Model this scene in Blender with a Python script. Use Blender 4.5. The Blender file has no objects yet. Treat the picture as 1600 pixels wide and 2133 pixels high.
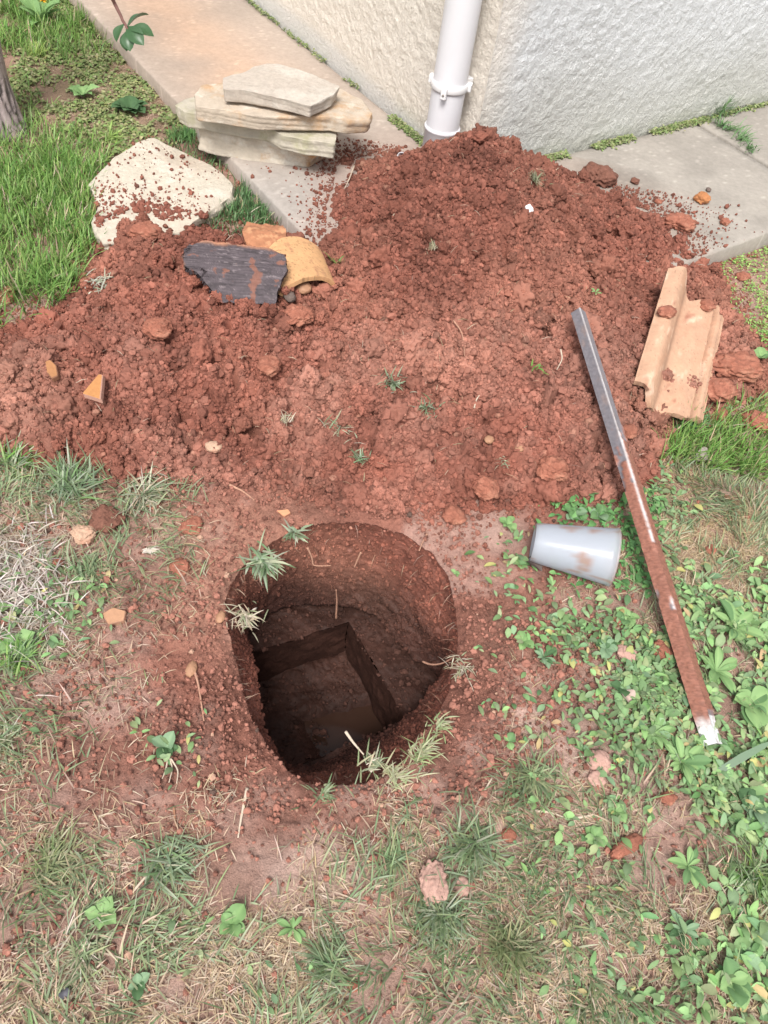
import bpy, math, random
import numpy as np
from mathutils import Matrix, Vector
random.seed(7); rng = np.random.default_rng(7)
S = bpy.context.scene
COL = S.collection

# ------------------------------------------------------------------ camera
H = 1.35; FPX = 1630.0; PITCH = math.radians(50); ROLL = math.radians(10)
F_ = np.array([0, math.cos(PITCH), -math.sin(PITCH)])
_r0 = np.array([1.0, 0, 0]); _u0 = np.array([0, math.sin(PITCH), math.cos(PITCH)])
R_ = math.cos(ROLL)*_r0 + math.sin(ROLL)*_u0
U_ = -math.sin(ROLL)*_r0 + math.cos(ROLL)*_u0
C_ = np.array([0, 0, H])
cam = bpy.data.cameras.new('camera'); camo = bpy.data.objects.new('camera', cam); COL.objects.link(camo)
cam.sensor_fit = 'HORIZONTAL'; cam.sensor_width = 36.0; cam.lens = FPX/1600*36.0
cam.clip_start = 0.02; cam.clip_end = 300
camo.matrix_world = Matrix(((R_[0], U_[0], -F_[0], 0), (R_[1], U_[1], -F_[1], 0), (R_[2], U_[2], -F_[2], H), (0, 0, 0, 1)))
S.camera = camo

# ------------------------------------------------------------------ light
SUN_EL = math.radians(56); SUN_AZ = math.radians(185)      # azimuth of the sun, from +Y clockwise
w = bpy.data.worlds.new('World'); S.world = w; w.use_nodes = True
nt = w.node_tree; nt.nodes.clear()
sky = nt.nodes.new('ShaderNodeTexSky'); sky.sky_type = 'NISHITA'; sky.sun_disc = False
sky.sun_elevation = SUN_EL; sky.sun_rotation = SUN_AZ; sky.dust_density = 4.0; sky.air_density = 1.0
hs = nt.nodes.new('ShaderNodeHueSaturation'); hs.inputs['Saturation'].default_value = 0.30
bg = nt.nodes.new('ShaderNodeBackground'); bg.inputs['Strength'].default_value = 0.135
wo = nt.nodes.new('ShaderNodeOutputWorld')
nt.links.new(sky.outputs[0], hs.inputs['Color']); nt.links.new(hs.outputs[0], bg.inputs['Color']); nt.links.new(bg.outputs[0], wo.inputs[0])
sl = bpy.data.lights.new('sun', 'SUN'); sl.energy = 2.35; sl.angle = math.radians(20); sl.color = (1.0, 0.965, 0.92)
so = bpy.data.objects.new('sun', sl); COL.objects.link(so)
sd = Vector((math.sin(SUN_AZ)*math.cos(SUN_EL), math.cos(SUN_AZ)*math.cos(SUN_EL), math.sin(SUN_EL)))
so.rotation_euler = sd.to_track_quat('Z', 'Y').to_euler(); so.location = (0, 0, 5)
S.view_settings.view_transform = 'Standard'; S.view_settings.look = 'None'
S.view_settings.gamma = 1.0; S.view_settings.exposure = 0.62; S.view_settings.use_curve_mapping = False
S.cycles.use_denoising = True
S.cycles.max_bounces = 8; S.cycles.transparent_max_bounces = 12

# ------------------------------------------------------------------ maths helpers
def G(px, py, z=0.0):
    """world point at height z seen at pixel (px,py) of the 1600x2133 photograph"""
    d = F_*FPX + R_*(px-800) - U_*(py-1066.5)
    return C_ + d*((z-H)/d[2])
def PX(x, y, z):
    vx = x; vy = y; vz = z-H
    dep = vx*F_[0]+vy*F_[1]+vz*F_[2]
    return 800+FPX*(vx*R_[0]+vy*R_[1]+vz*R_[2])/dep, 1066.5-FPX*(vx*U_[0]+vy*U_[1]+vz*U_[2])/dep
def depth(p): return float(np.dot(np.asarray(p)-C_, F_))
def hsh(i, j, s):
    n = (i.astype(np.int64)*374761393 + j.astype(np.int64)*668265263 + s*1442695041) & 0xffffffff
    n = ((n ^ (n >> 13))*1274126177) & 0xffffffff
    n = ((n ^ (n >> 15))*2246822519) & 0xffffffff
    return ((n ^ (n >> 16)) & 0xffffff)/float(0x1000000)
def vn(x, y, s=0):
    xi = np.floor(x); yi = np.floor(y); fx = x-xi; fy = y-yi
    fx = fx*fx*(3-2*fx); fy = fy*fy*(3-2*fy)
    a = hsh(xi, yi, s); b = hsh(xi+1, yi, s); c = hsh(xi, yi+1, s); d = hsh(xi+1, yi+1, s)
    return (a*(1-fx)+b*fx)*(1-fy)+(c*(1-fx)+d*fx)*fy*1.0
def fbm(x, y, freq, s=0, o=4, g=0.5):
    x = np.asarray(x, float)*freq; y = np.asarray(y, float)*freq; t = 0; a = 1; n = 0
    for k in range(o):
        t = t + a*vn(x, y, s+k*17); n += a; a *= g; x = x*2.03+3.1; y = y*2.03+1.7
    return t/n-0.5
def clods(x, y, cell, s, dens=1.0, rlo=.35, rhi=.75):
    """height of a layer of rounded lumps lying in a jittered grid"""
    x = x + cell*0.5*fbm(x, y, 1.1/cell, s+5, 2); y = y + cell*0.5*fbm(x, y, 1.1/cell, s+9, 2)
    xi = np.floor(x/cell); yi = np.floor(y/cell); out = np.zeros_like(x)
    for di in (-1, 0, 1):
        for dj in (-1, 0, 1):
            a = xi+di; b = yi+dj
            cx = (a+hsh(a, b, s))*cell; cy = (b+hsh(a, b, s+1))*cell
            r = cell*(rlo+(rhi-rlo)*hsh(a, b, s+2)**1.5)
            k = hsh(a, b, s+3) < dens
            e = 0.75+0.5*hsh(a, b, s+4)
            d2 = ((x-cx)*e)**2+((y-cy)/e)**2
            h = np.sqrt(np.maximum(r*r-d2, 0))*k*0.9
            out = np.maximum(out, h)
    return out
def smooth(a, b, x):
    t = np.clip((x-a)/(b-a), 0, 1); return t*t*(3-2*t)
def cmap(rows):
    return np.array([[int(c) for c in r] for r in rows], float)/9.0
def samp(m, px, py):
    u = np.clip(px/100.0-0.5, 0, 14.999); v = np.clip(py/100.0-0.5, 0, m.shape[0]-1.001)
    i = u.astype(int); j = v.astype(int); fu = u-i; fv = v-j
    return (m[j, i]*(1-fu)+m[j, i+1]*fu)*(1-fv)+(m[j+1, i]*(1-fu)+m[j+1, i+1]*fu)*fv
def sdf(x, y, poly):
    """signed distance to a polygon, negative inside"""
    P = np.asarray(poly); d = np.full(x.shape, 1e9); ins = np.zeros(x.shape, bool)
    n = len(P)
    for k in range(n):
        a = P[k]; b = P[(k+1) % n]; e = b-a
        t = np.clip(((x-a[0])*e[0]+(y-a[1])*e[1])/max(e@e, 1e-12), 0, 1)
        d = np.minimum(d, np.hypot(x-a[0]-t*e[0], y-a[1]-t*e[1]))
        c = ((a[1] > y) != (b[1] > y))
        with np.errstate(divide='ignore', invalid='ignore'):
            xx = (b[0]-a[0])*(y-a[1])/(b[1]-a[1])+a[0]
        ins ^= (c & (x < xx))
    return np.where(ins, -d, d)

# ------------------------------------------------------------------ maps of what grows where (100 px cells of the photograph)
MG = cmap(["4500000000000000", "0000000000000000", "1000000000000000", "9900360000000000", "9910990000000000",
           "9900640000000000", "6410000000000000", "1000000000000000", "0000000000000131", "3210000000000477",
           "5443000000000267", "2232000000000137", "3331000000000122", "5420000000001113", "4200000000001112",
           "2100000000001222", "1000000110322222", "1221001123432222", "3452112345533333", "3444323445555334",
           "4554433344566544", "4554433344566544"])
MD = cmap(["1200000000000000", "0220000000000000", "1343200000000000", "1120000000000000", "1000120000000000",
           "1100000000000001", "2310000000000002", "0000000000000002", "0000000000000046", "1100000000000565",
           "2311000000000798", "7422000000002898", "8521000000003776", "6210000000012321", "2110000100012321",
           "2110000120223311", "3322111122332211", "5544333345544332", "6666555567776655", "7777777677777766",
           "8888888878888877", "8888888878888877"])
MW = cmap(["1300000000000001", "0000000000000000", "0000000000000000", "0000000000000000", "0000000000000000",
           "0000000000000028", "0000000000000009", "0000000000000007", "0000000000000010", "0000000000000000",
           "0000000000018600", "0000000000106700", "2200000000123757", "2000000000234799", "1000000000124799",
           "0001000000013899", "0000000000012579", "0000000000012225", "0000000000011222", "0010100000001122",
           "0010010000011122", "0010010000011122"])
MM = cmap(["2670000000000000", "5993000000000000", "3888400000000000", "0130000000000000"]+["0000000000000000"]*18)
MC = cmap(["0000000000000000"]*8+["0000000000000012", "2345500000000011", "3235544443321000", "2246654444441000",
           "2356655555532000", "1245665556654100", "3456655666764200", "3455666666663200", "2345666667653210",
           "2233344444432110", "1121111211111100", "1111111111111100", "1111111111111100", "1111111111111100"])
PALE = [(720, 1880, 70, .6), (850, 1730, 50, .5), (300, 1660, 60, .4), (1250, 1700, 50, .5), (430, 1480, 30, .4), (100, 1650, 60, .4), (1000, 1560, 50, .5), (480, 1700, 60, .5), (900, 1650, 50, .5), (1330, 1600, 50, .5), (60, 1520, 60, .4), (560, 1930, 50, .5), (1180, 1850, 50, .4), (960, 1700, 40, .4), (1080, 1180, 50, .5), (270, 1330, 50, .4), (1035, 1110, 70, .9), (1010, 1060, 40, .6), (210, 1450, 90, .8), (150, 1400, 60, .6), (1090, 1500, 75, .8), (1190, 1600, 80, .8),
        (1100, 1420, 50, .5), (650, 1830, 110, .9), (780, 1790, 70, .7), (540, 1780, 60, .5), (820, 1640, 50, .6), (740, 1650, 50, .5),
        (60, 1180, 50, .4), (1380, 1700, 60, .6), (1480, 1720, 45, .7), (340, 1120, 40, .4), (1180, 1250, 40, .4), (880, 1870, 50, .6),
        (400, 1560, 60, .4), (560, 1650, 50, .4), (420, 1010, 30, .5), (1250, 1420, 50, .4), (1330, 1950, 60, .5), (700, 2000, 60, .4), (200, 1760, 60, .35)]

# ------------------------------------------------------------------ the house corner, slabs, base terrain
CORN = np.array([0.084, 2.618])
aL = math.radians(130.6); aR = math.radians(42.0)
dL = np.array([math.cos(aL), math.sin(aL)]); dR = np.array([math.cos(aR), math.sin(aR)])
nL = np.array([-dL[1], dL[0]]); nR = np.array([dR[1], -dR[0]])       # outward normals (towards the garden)
SZ = 0.062
def slabmask(x, y):
    """distance outside the concrete path (negative on it)"""
    a = (x-CORN[0])*nL[0]+(y-CORN[1])*nL[1]; b = (x-CORN[0])*nR[0]+(y-CORN[1])*nR[1]
    ra = (x-CORN[0])*dR[0]+(y-CORN[1])*dR[1]; rl = (x-CORN[0])*dL[0]+(y-CORN[1])*dL[1]
    return np.maximum(a-.69, b-.705)
def ground0(x, y):
    return 0.030*fbm(x, y, 1.6, 3, 3)+0.016*fbm(x, y, 7.0, 11, 3)

RIM = [(470, 1240), (482, 1205), (500, 1180), (535, 1150), (571, 1122), (610, 1098), (650, 1090), (696, 1085), (750, 1085), (797, 1092),
       (848, 1110), (900, 1148), (935, 1195), (950, 1262), (958, 1320), (955, 1380), (940, 1430), (915, 1480), (875, 1530), (835, 1590),
       (800, 1615), (740, 1628), (690, 1630), (640, 1622), (600, 1596), (560, 1550), (530, 1500), (505, 1430), (490, 1370), (475, 1300)]
RIMW = np.array([G(a, b, 0)[:2] for a, b in RIM])

# mound: (px, py, height of the soil surface)
MP = [(1012, 262, .338), (975, 266, .312), (930, 288, .245), (1080, 312, .262), (1130, 342, .18), (1160, 345, .10), (1250, 395, .075), (1330, 450, .085),
      (870, 328, .155), (820, 342, .11), (760, 350, .09), (700, 350, .065), (690, 420, .075), (680, 480, .06), (760, 420, .15), (720, 520, .11),
      (1000, 330, .325), (1000, 400, .29), (1000, 500, .24), (1000, 600, .20), (1000, 700, .16), (1000, 800, .12), (1000, 900, .09), (1000, 1000, .055), (1000, 1050, .01),
      (1110, 400, .25), (1120, 500, .21), (1120, 600, .18), (1140, 700, .15), (1150, 800, .13), (1160, 900, .11), (1180, 980, .07), (1200, 1040, .01),
      (1230, 470, .15), (1250, 600, .14), (1280, 700, .12), (1300, 800, .10), (1300, 900, .09), (1320, 980, .05), (1340, 1030, .005),
      (1370, 500, .10), (1440, 530, .07), (1400, 620, .07), (1500, 640, .02), (1400, 760, .08), (1480, 760, .045), (1570, 780, .025), (1460, 860, .02), (1350, 870, .06),
      (860, 450, .21), (860, 560, .17), (850, 680, .14), (840, 800, .11), (830, 920, .085), (820, 1010, .045), (800, 1060, .01),
      (700, 620, .10), (700, 720, .09), (700, 820, .075), (690, 920, .06), (680, 1000, .03), (640, 1040, .005),
      (600, 640, .115), (500, 560, .11), (560, 520, .08), (420, 530, .10), (300, 475, .045), (250, 500, .045), (220, 560, .045), (300, 580, .10), (400, 650, .105), (500, 740, .095), (600, 760, .08),
      (180, 620, .04), (130, 690, .045), (60, 720, .04), (0, 720, .035), (-120, 730, .02), (200, 700, .09), (100, 790, .085), (0, 800, .07), (250, 790, .095), (380, 800, .09),
      (480, 860, .07), (350, 900, .065), (200, 890, .06), (80, 900, .045), (0, 880, .04), (-120, 880, .02), (120, 965, .008), (250, 975, .02), (380, 985, .02), (500, 1000, .012), (580, 1010, .012), (10, 930, .004), (580, 900, .055), (600, 960, .035)]
MN = [(1230, 300, .0), (1330, 380, .01), (1430, 440, .02), (1520, 520, -.02), (1560, 620, -.04), (1640, 700, -.04), (1640, 860, -.05), (1540, 900, -.05), (1420, 930, -.05), (1400, 1040, -.06),
      (1320, 1110, -.06), (1180, 1120, -.06), (1000, 1120, -.05), (800, 1120, -.05), (620, 1090, -.04), (500, 1060, -.04), (350, 1050, -.04), (200, 1040, -.05), (50, 1020, -.05), (-100, 1000, -.05), (-250, 900, -.06), (-260, 720, -.06),
      (-100, 640, -.05), (60, 620, -.05), (120, 560, -.05), (180, 480, -.04), (260, 420, -.01), (400, 460, -.01), (470, 480, -.02), (600, 460, -.02), (630, 420, .0), (620, 340, .01), (700, 290, .0), (780, 290, .01), (850, 270, .0),
      (1150, 1200, -.09), (500, 1180, -.09), (-400, 1100, -.1), (1700, 1000, -.1), (1700, 500, -.05), (1500, 350, -.03), (0, 450, -.1), (500, 300, -.05), (300, 300, -.1)]
_c = np.array([[*G(a, b, z)[:2], z] for a, b, z in MP+MN])
_n = len(_c)
def _k(r): return r**2*np.log(np.maximum(r, 1e-6))
_A = np.zeros((_n+3, _n+3)); _d = np.hypot(_c[:, None, 0]-_c[None, :, 0], _c[:, None, 1]-_c[None, :, 1])
_A[:_n, :_n] = _k(_d)+np.eye(_n)*0.002; _A[:_n, _n] = 1; _A[:_n, _n+1:] = _c[:, :2]; _A[_n, :_n] = 1; _A[_n+1:, :_n] = _c[:, :2].T
_w = np.linalg.solve(_A, np.r_[_c[:, 2], 0, 0, 0])
def mound0(x, y):
    x = np.asarray(x, float); sh = x.shape; x = x.ravel(); y = np.asarray(y, float).ravel(); o = np.zeros_like(x)
    for k in range(0, len(x), 20000):
        a = x[k:k+20000]; b = y[k:k+20000]
        r = np.hypot(a[:, None]-_c[None, :, 0], b[:, None]-_c[None, :, 1])
        o[k:k+20000] = _k(r)@_w[:_n]+_w[_n]+_w[_n+1]*a+_w[_n+2]*b
    far = np.maximum(np.maximum(np.abs(x+.1)-1.2, 0), np.maximum(np.abs(y-1.85)-1.05, 0))
    return (np.minimum(o, .36)-far*3).reshape(sh)

# ------------------------------------------------------------------ mesh helpers
def link(o, parent=None):
    COL.objects.link(o)
    if parent is not None: o.parent = parent
    return o
def tag(o, label=None, cat=None, group=None, kind=None):
    if label: o['label'] = label
    if cat: o['category'] = cat
    if group: o['group'] = group
    if kind: o['kind'] = kind
    return o
def empty(name, loc=(0, 0, 0)):
    o = bpy.data.objects.new(name, None); o.empty_display_size = 0.05; o.location = loc; return link(o)
def mk(name, V, quads=None, tris=None, mat=None, parent=None, smooth_=True, col=None, loc=None):
    V = np.asarray(V, np.float32).reshape(-1, 3)
    if loc is not None: V = V-np.asarray(loc, np.float32)
    me = bpy.data.meshes.new(name)
    q = np.zeros((0, 4), np.int32) if quads is None else np.asarray(quads, np.int32).reshape(-1, 4)
    t = np.zeros((0, 3), np.int32) if tris is None else np.asarray(tris, np.int32).reshape(-1, 3)
    me.vertices.add(len(V)); me.vertices.foreach_set('co', V.ravel())
    li = np.concatenate([q.ravel(), t.ravel()]); me.loops.add(len(li)); me.loops.foreach_set('vertex_index', li)
    me.polygons.add(len(q)+len(t))
    st = np.concatenate([np.arange(len(q))*4, len(q)*4+np.arange(len(t))*3]).astype(np.int32)
    me.polygons.foreach_set('loop_start', st)
    me.polygons.foreach_set('use_smooth', np.full(len(q)+len(t), bool(smooth_)))
    if col is not None:
        c = np.ones((len(V), 4), np.float32); c[:, :3] = np.asarray(col).reshape(-1, 3)
        at = me.color_attributes.new('Col', 'FLOAT_COLOR', 'POINT'); at.data.foreach_set('color', c.ravel())
    me.update(calc_edges=True); me.validate()
    if mat: me.materials.append(mat)
    o = bpy.data.objects.new(name, me)
    if loc is not None: o.location = tuple(float(v) for v in loc)
    return link(o, parent)
def gridfaces(ny, nx, mask=None):
    i = np.arange(ny-1)[:, None]*nx+np.arange(nx-1)[None, :]
    q = np.stack([i, i+1, i+nx+1, i+nx], -1).reshape(-1, 4)
    return q if mask is None else q[mask.ravel()]
def compact(V, q, *extra):
    used = np.unique(q); re = np.full(len(V), -1, np.int64); re[used] = np.arange(len(used))
    return (V[used], re[q])+tuple(e[used] for e in extra)
_t = (1+5**.5)/2
ICV = np.array([(-1, _t, 0), (1, _t, 0), (-1, -_t, 0), (1, -_t, 0), (0, -1, _t), (0, 1, _t), (0, -1, -_t), (0, 1, -_t), (_t, 0, -1), (_t, 0, 1), (-_t, 0, -1), (-_t, 0, 1)], float)
ICV /= np.linalg.norm(ICV[0])
ICF = np.array([(0, 11, 5), (0, 5, 1), (0, 1, 7), (0, 7, 10), (0, 10, 11), (1, 5, 9), (5, 11, 4), (11, 10, 2), (10, 7, 6), (7, 1, 8), (3, 9, 4), (3, 4, 2), (3, 2, 6), (3, 6, 8), (3, 8, 9), (4, 9, 5), (2, 4, 11), (6, 2, 10), (8, 6, 7), (9, 8, 1)])
def subdiv(V, Fc):
    V = list(map(tuple, V)); d = {}; out = []
    def mid(a, b):
        k = (min(a, b), max(a, b))
        if k not in d:
            m = (np.array(V[a])+np.array(V[b]))/2; m = m/np.linalg.norm(m); d[k] = len(V); V.append(tuple(m))
        return d[k]
    for a, b, c in Fc:
        x, y, z = mid(a, b), mid(b, c), mid(c, a); out += [(a, x, z), (b, y, x), (c, z, y), (x, y, z)]
    return np.array(V), np.array(out)
IC = [(ICV, ICF)]
for _ in range(4): IC.append(subdiv(*IC[-1]))
def n3(V, f, s):
    return (fbm(V[:, 0]+s*1.3, V[:, 1]+V[:, 2]*.7, f, s, 3)+fbm(V[:, 1]-s*.7, V[:, 2]+V[:, 0]*.6, f, s+50, 3)+fbm(V[:, 2]+s*.3, V[:, 0]-V[:, 1]*.5, f, s+90, 3))*0.75

# ------------------------------------------------------------------ materials
def mat(name, color=(.5, .5, .5), rough=.85, attr=False, var=0.0, vscale=30, bump=0.0, bscale=80, bdist=.004, spec=.3, ramp=None, transl=0, hues=None, sub=None):
    m = bpy.data.materials.new(name); m.use_nodes = True; t = m.node_tree; n = t.nodes; L = t.links
    b = n['Principled BSDF']; b.inputs['Roughness'].default_value = rough; b.inputs['Specular IOR Level'].default_value = spec
    tc = n.new('ShaderNodeTexCoord'); src = None
    if attr:
        a = n.new('ShaderNodeAttribute'); a.attribute_name = 'Col'; src = a.outputs['Color']
    else:
        rgb = n.new('ShaderNodeRGB'); rgb.outputs[0].default_value = (*color, 1); src = rgb.outputs[0]
    if hues:
        for (c2, sc, lo, hi) in hues:
            nz = n.new('ShaderNodeTexNoise'); nz.inputs['Scale'].default_value = sc; nz.inputs['Detail'].default_value = 6; nz.inputs['Roughness'].default_value = .65
            L.new(tc.outputs['Object'], nz.inputs['Vector'])
            mr = n.new('ShaderNodeMapRange'); mr.inputs[1].default_value = lo; mr.inputs[2].default_value = hi; L.new(nz.outputs['Fac'], mr.inputs[0])
            mx = n.new('ShaderNodeMix'); mx.data_type = 'RGBA'; L.new(mr.outputs[0], mx.inputs[0]); L.new(src, mx.inputs[6]); mx.inputs[7].default_value = (*c2, 1)
            src = mx.outputs[2]
    if var > 0:
        nz = n.new('ShaderNodeTexNoise'); nz.inputs['Scale'].default_value = vscale; nz.inputs['Detail'].default_value = 8; nz.inputs['Roughness'].default_value = .7
        L.new(tc.outputs['Object'], nz.inputs['Vector'])
        mr = n.new('ShaderNodeMapRange'); mr.inputs[1].default_value = .25; mr.inputs[2].default_value = .75; mr.inputs[3].default_value = 1-var; mr.inputs[4].default_value = 1+var
        L.new(nz.outputs['Fac'], mr.inputs[0])
        mx = n.new('ShaderNodeVectorMath'); mx.operation = 'SCALE'; L.new(src, mx.inputs[0]); L.new(mr.outputs[0], mx.inputs[3]); src = mx.outputs[0]
    L.new(src, b.inputs['Base Color'])
    if bump > 0:
        nz = n.new('ShaderNodeTexNoise'); nz.inputs['Scale'].default_value = bscale; nz.inputs['Detail'].default_value = 8; nz.inputs['Roughness'].default_value = .7
        L.new(tc.outputs['Object'], nz.inputs['Vector'])
        bp = n.new('ShaderNodeBump'); bp.inputs['Strength'].default_value = bump; bp.inputs['Distance'].default_value = bdist
        L.new(nz.outputs['Fac'], bp.inputs['Height']); L.new(bp.outputs[0], b.inputs['Normal'])
    if transl:
        tr = n.new('ShaderNodeBsdfTranslucent'); L.new(src, tr.inputs['Color'])
        ms = n.new('ShaderNodeMixShader'); ms.inputs[0].default_value = transl
        L.new(b.outputs[0], ms.inputs[1]); L.new(tr.outputs[0], ms.inputs[2]); L.new(ms.outputs[0], n['Material Output'].inputs['Surface'])
    return m
M_ground = mat('ground_soil', attr=True, rough=.92, var=.30, vscale=170, bump=1.0, bscale=300, bdist=.005, spec=.25)
M_soil = mat('red_soil', attr=True, rough=.88, var=.28, vscale=170, bump=.8, bscale=330, bdist=.003, spec=.3)
M_pit = mat('damp_pit_soil', attr=True, rough=.62, var=.35, vscale=60, bump=.8, bscale=120, bdist=.006, spec=.45)
M_clod = mat('soil_clod', (.30, .115, .075), .9, var=.35, vscale=60, bump=.9, bscale=160, bdist=.004, hues=[((.42, .21, .14), 25, .5, .75)])
M_conc = mat('weathered_concrete', attr=True, rough=.85, var=.16, vscale=55, bump=.55, bscale=230, bdist=.002)
M_render = mat('rough_render', attr=True, rough=.9, var=.10, vscale=120, bump=1.0, bscale=85, bdist=.011)
M_grass = mat('grass_blade', attr=True, rough=.45, spec=.35, transl=.28)
M_leaf = mat('leaf', attr=True, rough=.62, spec=.25, transl=.22, var=.12, vscale=90)
M_pvc = mat('white_plastic', (.64, .635, .66), .38, spec=.45, var=.03, vscale=9)
M_pvc2 = mat('white_clip_plastic', (.70, .69, .69), .4, spec=.4)
M_dark = mat('dark_void', (.02, .018, .018), .8)
print('mats ok')

# ------------------------------------------------------------------ surfaces
def surfh(x, y):
    x = np.asarray(x, float); y = np.asarray(y, float)
    g = np.where(slabmask(x, y) < 0, SZ, ground0(x, y))
    return np.maximum(g, mound0(x, y))
def at(px, py, dz=0.0):
    z = 0.05
    for _ in range(14):
        p = G(px, py, z); z = z*.4+.6*(float(surfh(np.array([p[0]]), np.array([p[1]]))[0])+dz)
    return G(px, py, z)
def pale(px, py):
    v = np.zeros_like(px)
    for a, b, r, k in PALE:
        v = np.maximum(v, k*np.exp(-(((px-a)/r)**2+((py-b)/(r*.75))**2)**1.5))
    return v
SOILC = np.array([.232, .086, .059])
def soilcolor(x, y, z=0):
    n1 = fbm(x, y, 9, 41, 4)[..., None]; n2 = fbm(x, y, 60, 43, 3)[..., None]; n3_ = fbm(x, y, 3.2, 45, 3)[..., None]
    c = SOILC*(1+.5*n1+.55*n2)
    c = c+np.array([.10, .065, .045])*np.clip(n3_*2+.1, 0, 1)
    c = c*(1-.35*np.clip(-n1*2.2, 0, 1))
    return np.clip(c, .01, 1)

# ground ------------------------------------------------------------
def lines(segs):
    out = []
    for a, b, st in segs: out.append(np.arange(a, b, st))
    return np.unique(np.concatenate(out).round(5))
gx = lines([(-40, -6, 3.0), (-6, -2.4, .3), (-2.4, -1.0, .035), (-1.0, .92, .004), (.92, 2.4, .035), (2.4, 6, .3), (6, 40.1, 3)])
gy = lines([(-20, -2, 2.0), (-2, 0, .1), (0, 1.36, .004), (1.36, 1.7, .008), (1.7, 3.7, .025), (3.7, 6, .12), (6, 40.1, 3.0)])
X, Y = np.meshgrid(gx, gy); px, py = PX(X, np.clip(Y, .05, 5), 0*X)
near = (np.abs(X) < 2.4) & (Y > -.2) & (Y < 4)
Z = ground0(X, Y)*near
cm = samp(MC, px, py)*(near & (py > 780)); pl = pale(px, py)*near*np.clip(1.25+fbm(X, Y, 22, 77, 3)*2.2, 0, 1)
pl = np.clip(pl+.55*smooth(.08, .25, fbm(X, Y, 6, 78, 3))*(py > 1000)*near, 0, 1)
veg = np.clip(samp(MG, px, py)+samp(MD, px, py)*.8+samp(MW, px, py)*.7+samp(MM, px, py), 0, 1)*near
am = np.clip(cm*1.5+.18, 0, 1)*(1-.8*pl)*near
fine = (np.abs(X) < 1.05) & (Y > -.02) & (Y < 1.7)
Xf = X[fine]; Yf = Y[fine]; af = am[fine]
det = .30*clods(Xf, Yf, .036, 101, .4)*np.clip(af*1.6-.5, 0, 1)+.45*clods(Xf, Yf, .015, 111, .6)*af+.7*clods(Xf, Yf, .0085, 121, .8)*af**.6
det = det+.006*fbm(Xf, Yf, 55, 131, 4, .7)+.009*fbm(Xf, Yf, 18, 133, 3)
crk = np.abs(fbm(Xf, Yf, 16, 141, 3)); det = det-.0022*smooth(.022, .0, crk)*(pl[fine] > .15)
Z[fine] += det-.006*af
sdr = np.full(X.shape, 1.0); hb = (np.abs(X+.05) < .5) & (Y > .3) & (Y < 1.35)
wx = X[hb]+.009*fbm(X[hb], Y[hb], 24, 151, 3); wy = Y[hb]+.009*fbm(X[hb], Y[hb], 24, 152, 3)
sdr[hb] = sdf(wx, wy, RIMW)
Z -= .010*smooth(.024, -.002, sdr)
g0, g1 = np.gradient(sdr, gy, gx); gm = np.maximum(np.hypot(g0, g1), .3); sn = (np.abs(sdr) < .0043) & hb
X = np.where(sn, X-sdr*g1/gm, X); Y = np.where(sn, Y-sdr*g0/gm, Y)
# under slabs, house and mound the sheet sinks a little so nothing shares its plane
sm = slabmask(X, Y); Z = np.where((sm < -.03) & near, Z-.03, Z)
kn = np.clip(pl, 0, 1)[..., None]
col = soilcolor(X, Y)*np.array([1.12, 1.30, 1.36]); col = col*(1-.68*kn)+np.array([.56, .40, .34])*.68*kn*1.0
dull = np.clip(veg*1.3, 0, 1)[..., None]
vcol = np.array([.42, .29, .235])*(1+.6*fbm(X, Y, 30, 161, 3)[..., None])+0*col
col = col*(1-.65*dull)+vcol*.65*dull
mmask = samp(MM, px, py)[..., None]*near[..., None]*np.clip(.8+1.5*fbm(X, Y, 12, 163, 3)[..., None], 0, 1)
col = col*(1-.6*mmask)+np.array([.14, .125, .05])*.6*mmask
col = np.where(near[..., None], col, np.array([.12, .14, .05]))
col = col*(.72+.28*smooth(.0, .03, sdr))[..., None]*0+col
V = np.stack([X, Y, Z], -1).reshape(-1, 3)
sq = sdr; keep = (sq[:-1, :-1] > -.0043) & (sq[1:, 1:] > -.0043) & (sq[1:, :-1] > -.0043) & (sq[:-1, 1:] > -.0043)
q = gridfaces(len(gy), len(gx), keep); V, q, cc = compact(V, q, col.reshape(-1, 3))
tag(mk('ground', V, q, mat=M_ground, col=cc), kind='structure')

# pit ------------------------------------------------------------------
def resamp(P, n, start=None):
    P = np.asarray(P, float); P = np.vstack([P, P[:1]]); s = np.r_[0, np.cumsum(np.hypot(*np.diff(P, axis=0)[:, :2].T))]
    u = np.linspace(0, s[-1], n, endpoint=False); return np.stack([np.interp(u, s, P[:, k]) for k in range(P.shape[1])], 1)
CEN = np.array([-.045, .80])
NA = 420
def polar(P, z=None):
    """polygon (px,py[,z]) -> radius per angle around the pit centre, and height per angle"""
    W = np.array([[*G(p[0], p[1], p[2] if len(p) > 2 else z)[:2], (p[2] if len(p) > 2 else z)] for p in P])
    W = resamp(W, 2000); a = np.arctan2(W[:, 1]-CEN[1], W[:, 0]-CEN[0]); o = np.argsort(a); a = a[o]; r = np.hypot(W[o, 0]-CEN[0], W[o, 1]-CEN[1]); zz = W[o, 2]
    th = np.linspace(-math.pi, math.pi, NA, endpoint=False)
    a3 = np.r_[a-2*math.pi, a, a+2*math.pi]
    return np.interp(th, a3, np.r_[r, r, r]), np.interp(th, a3, np.r_[zz, zz, zz])
th = np.linspace(-math.pi, math.pi, NA, endpoint=False)
rA, _ = polar(RIM, 0.0)
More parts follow.
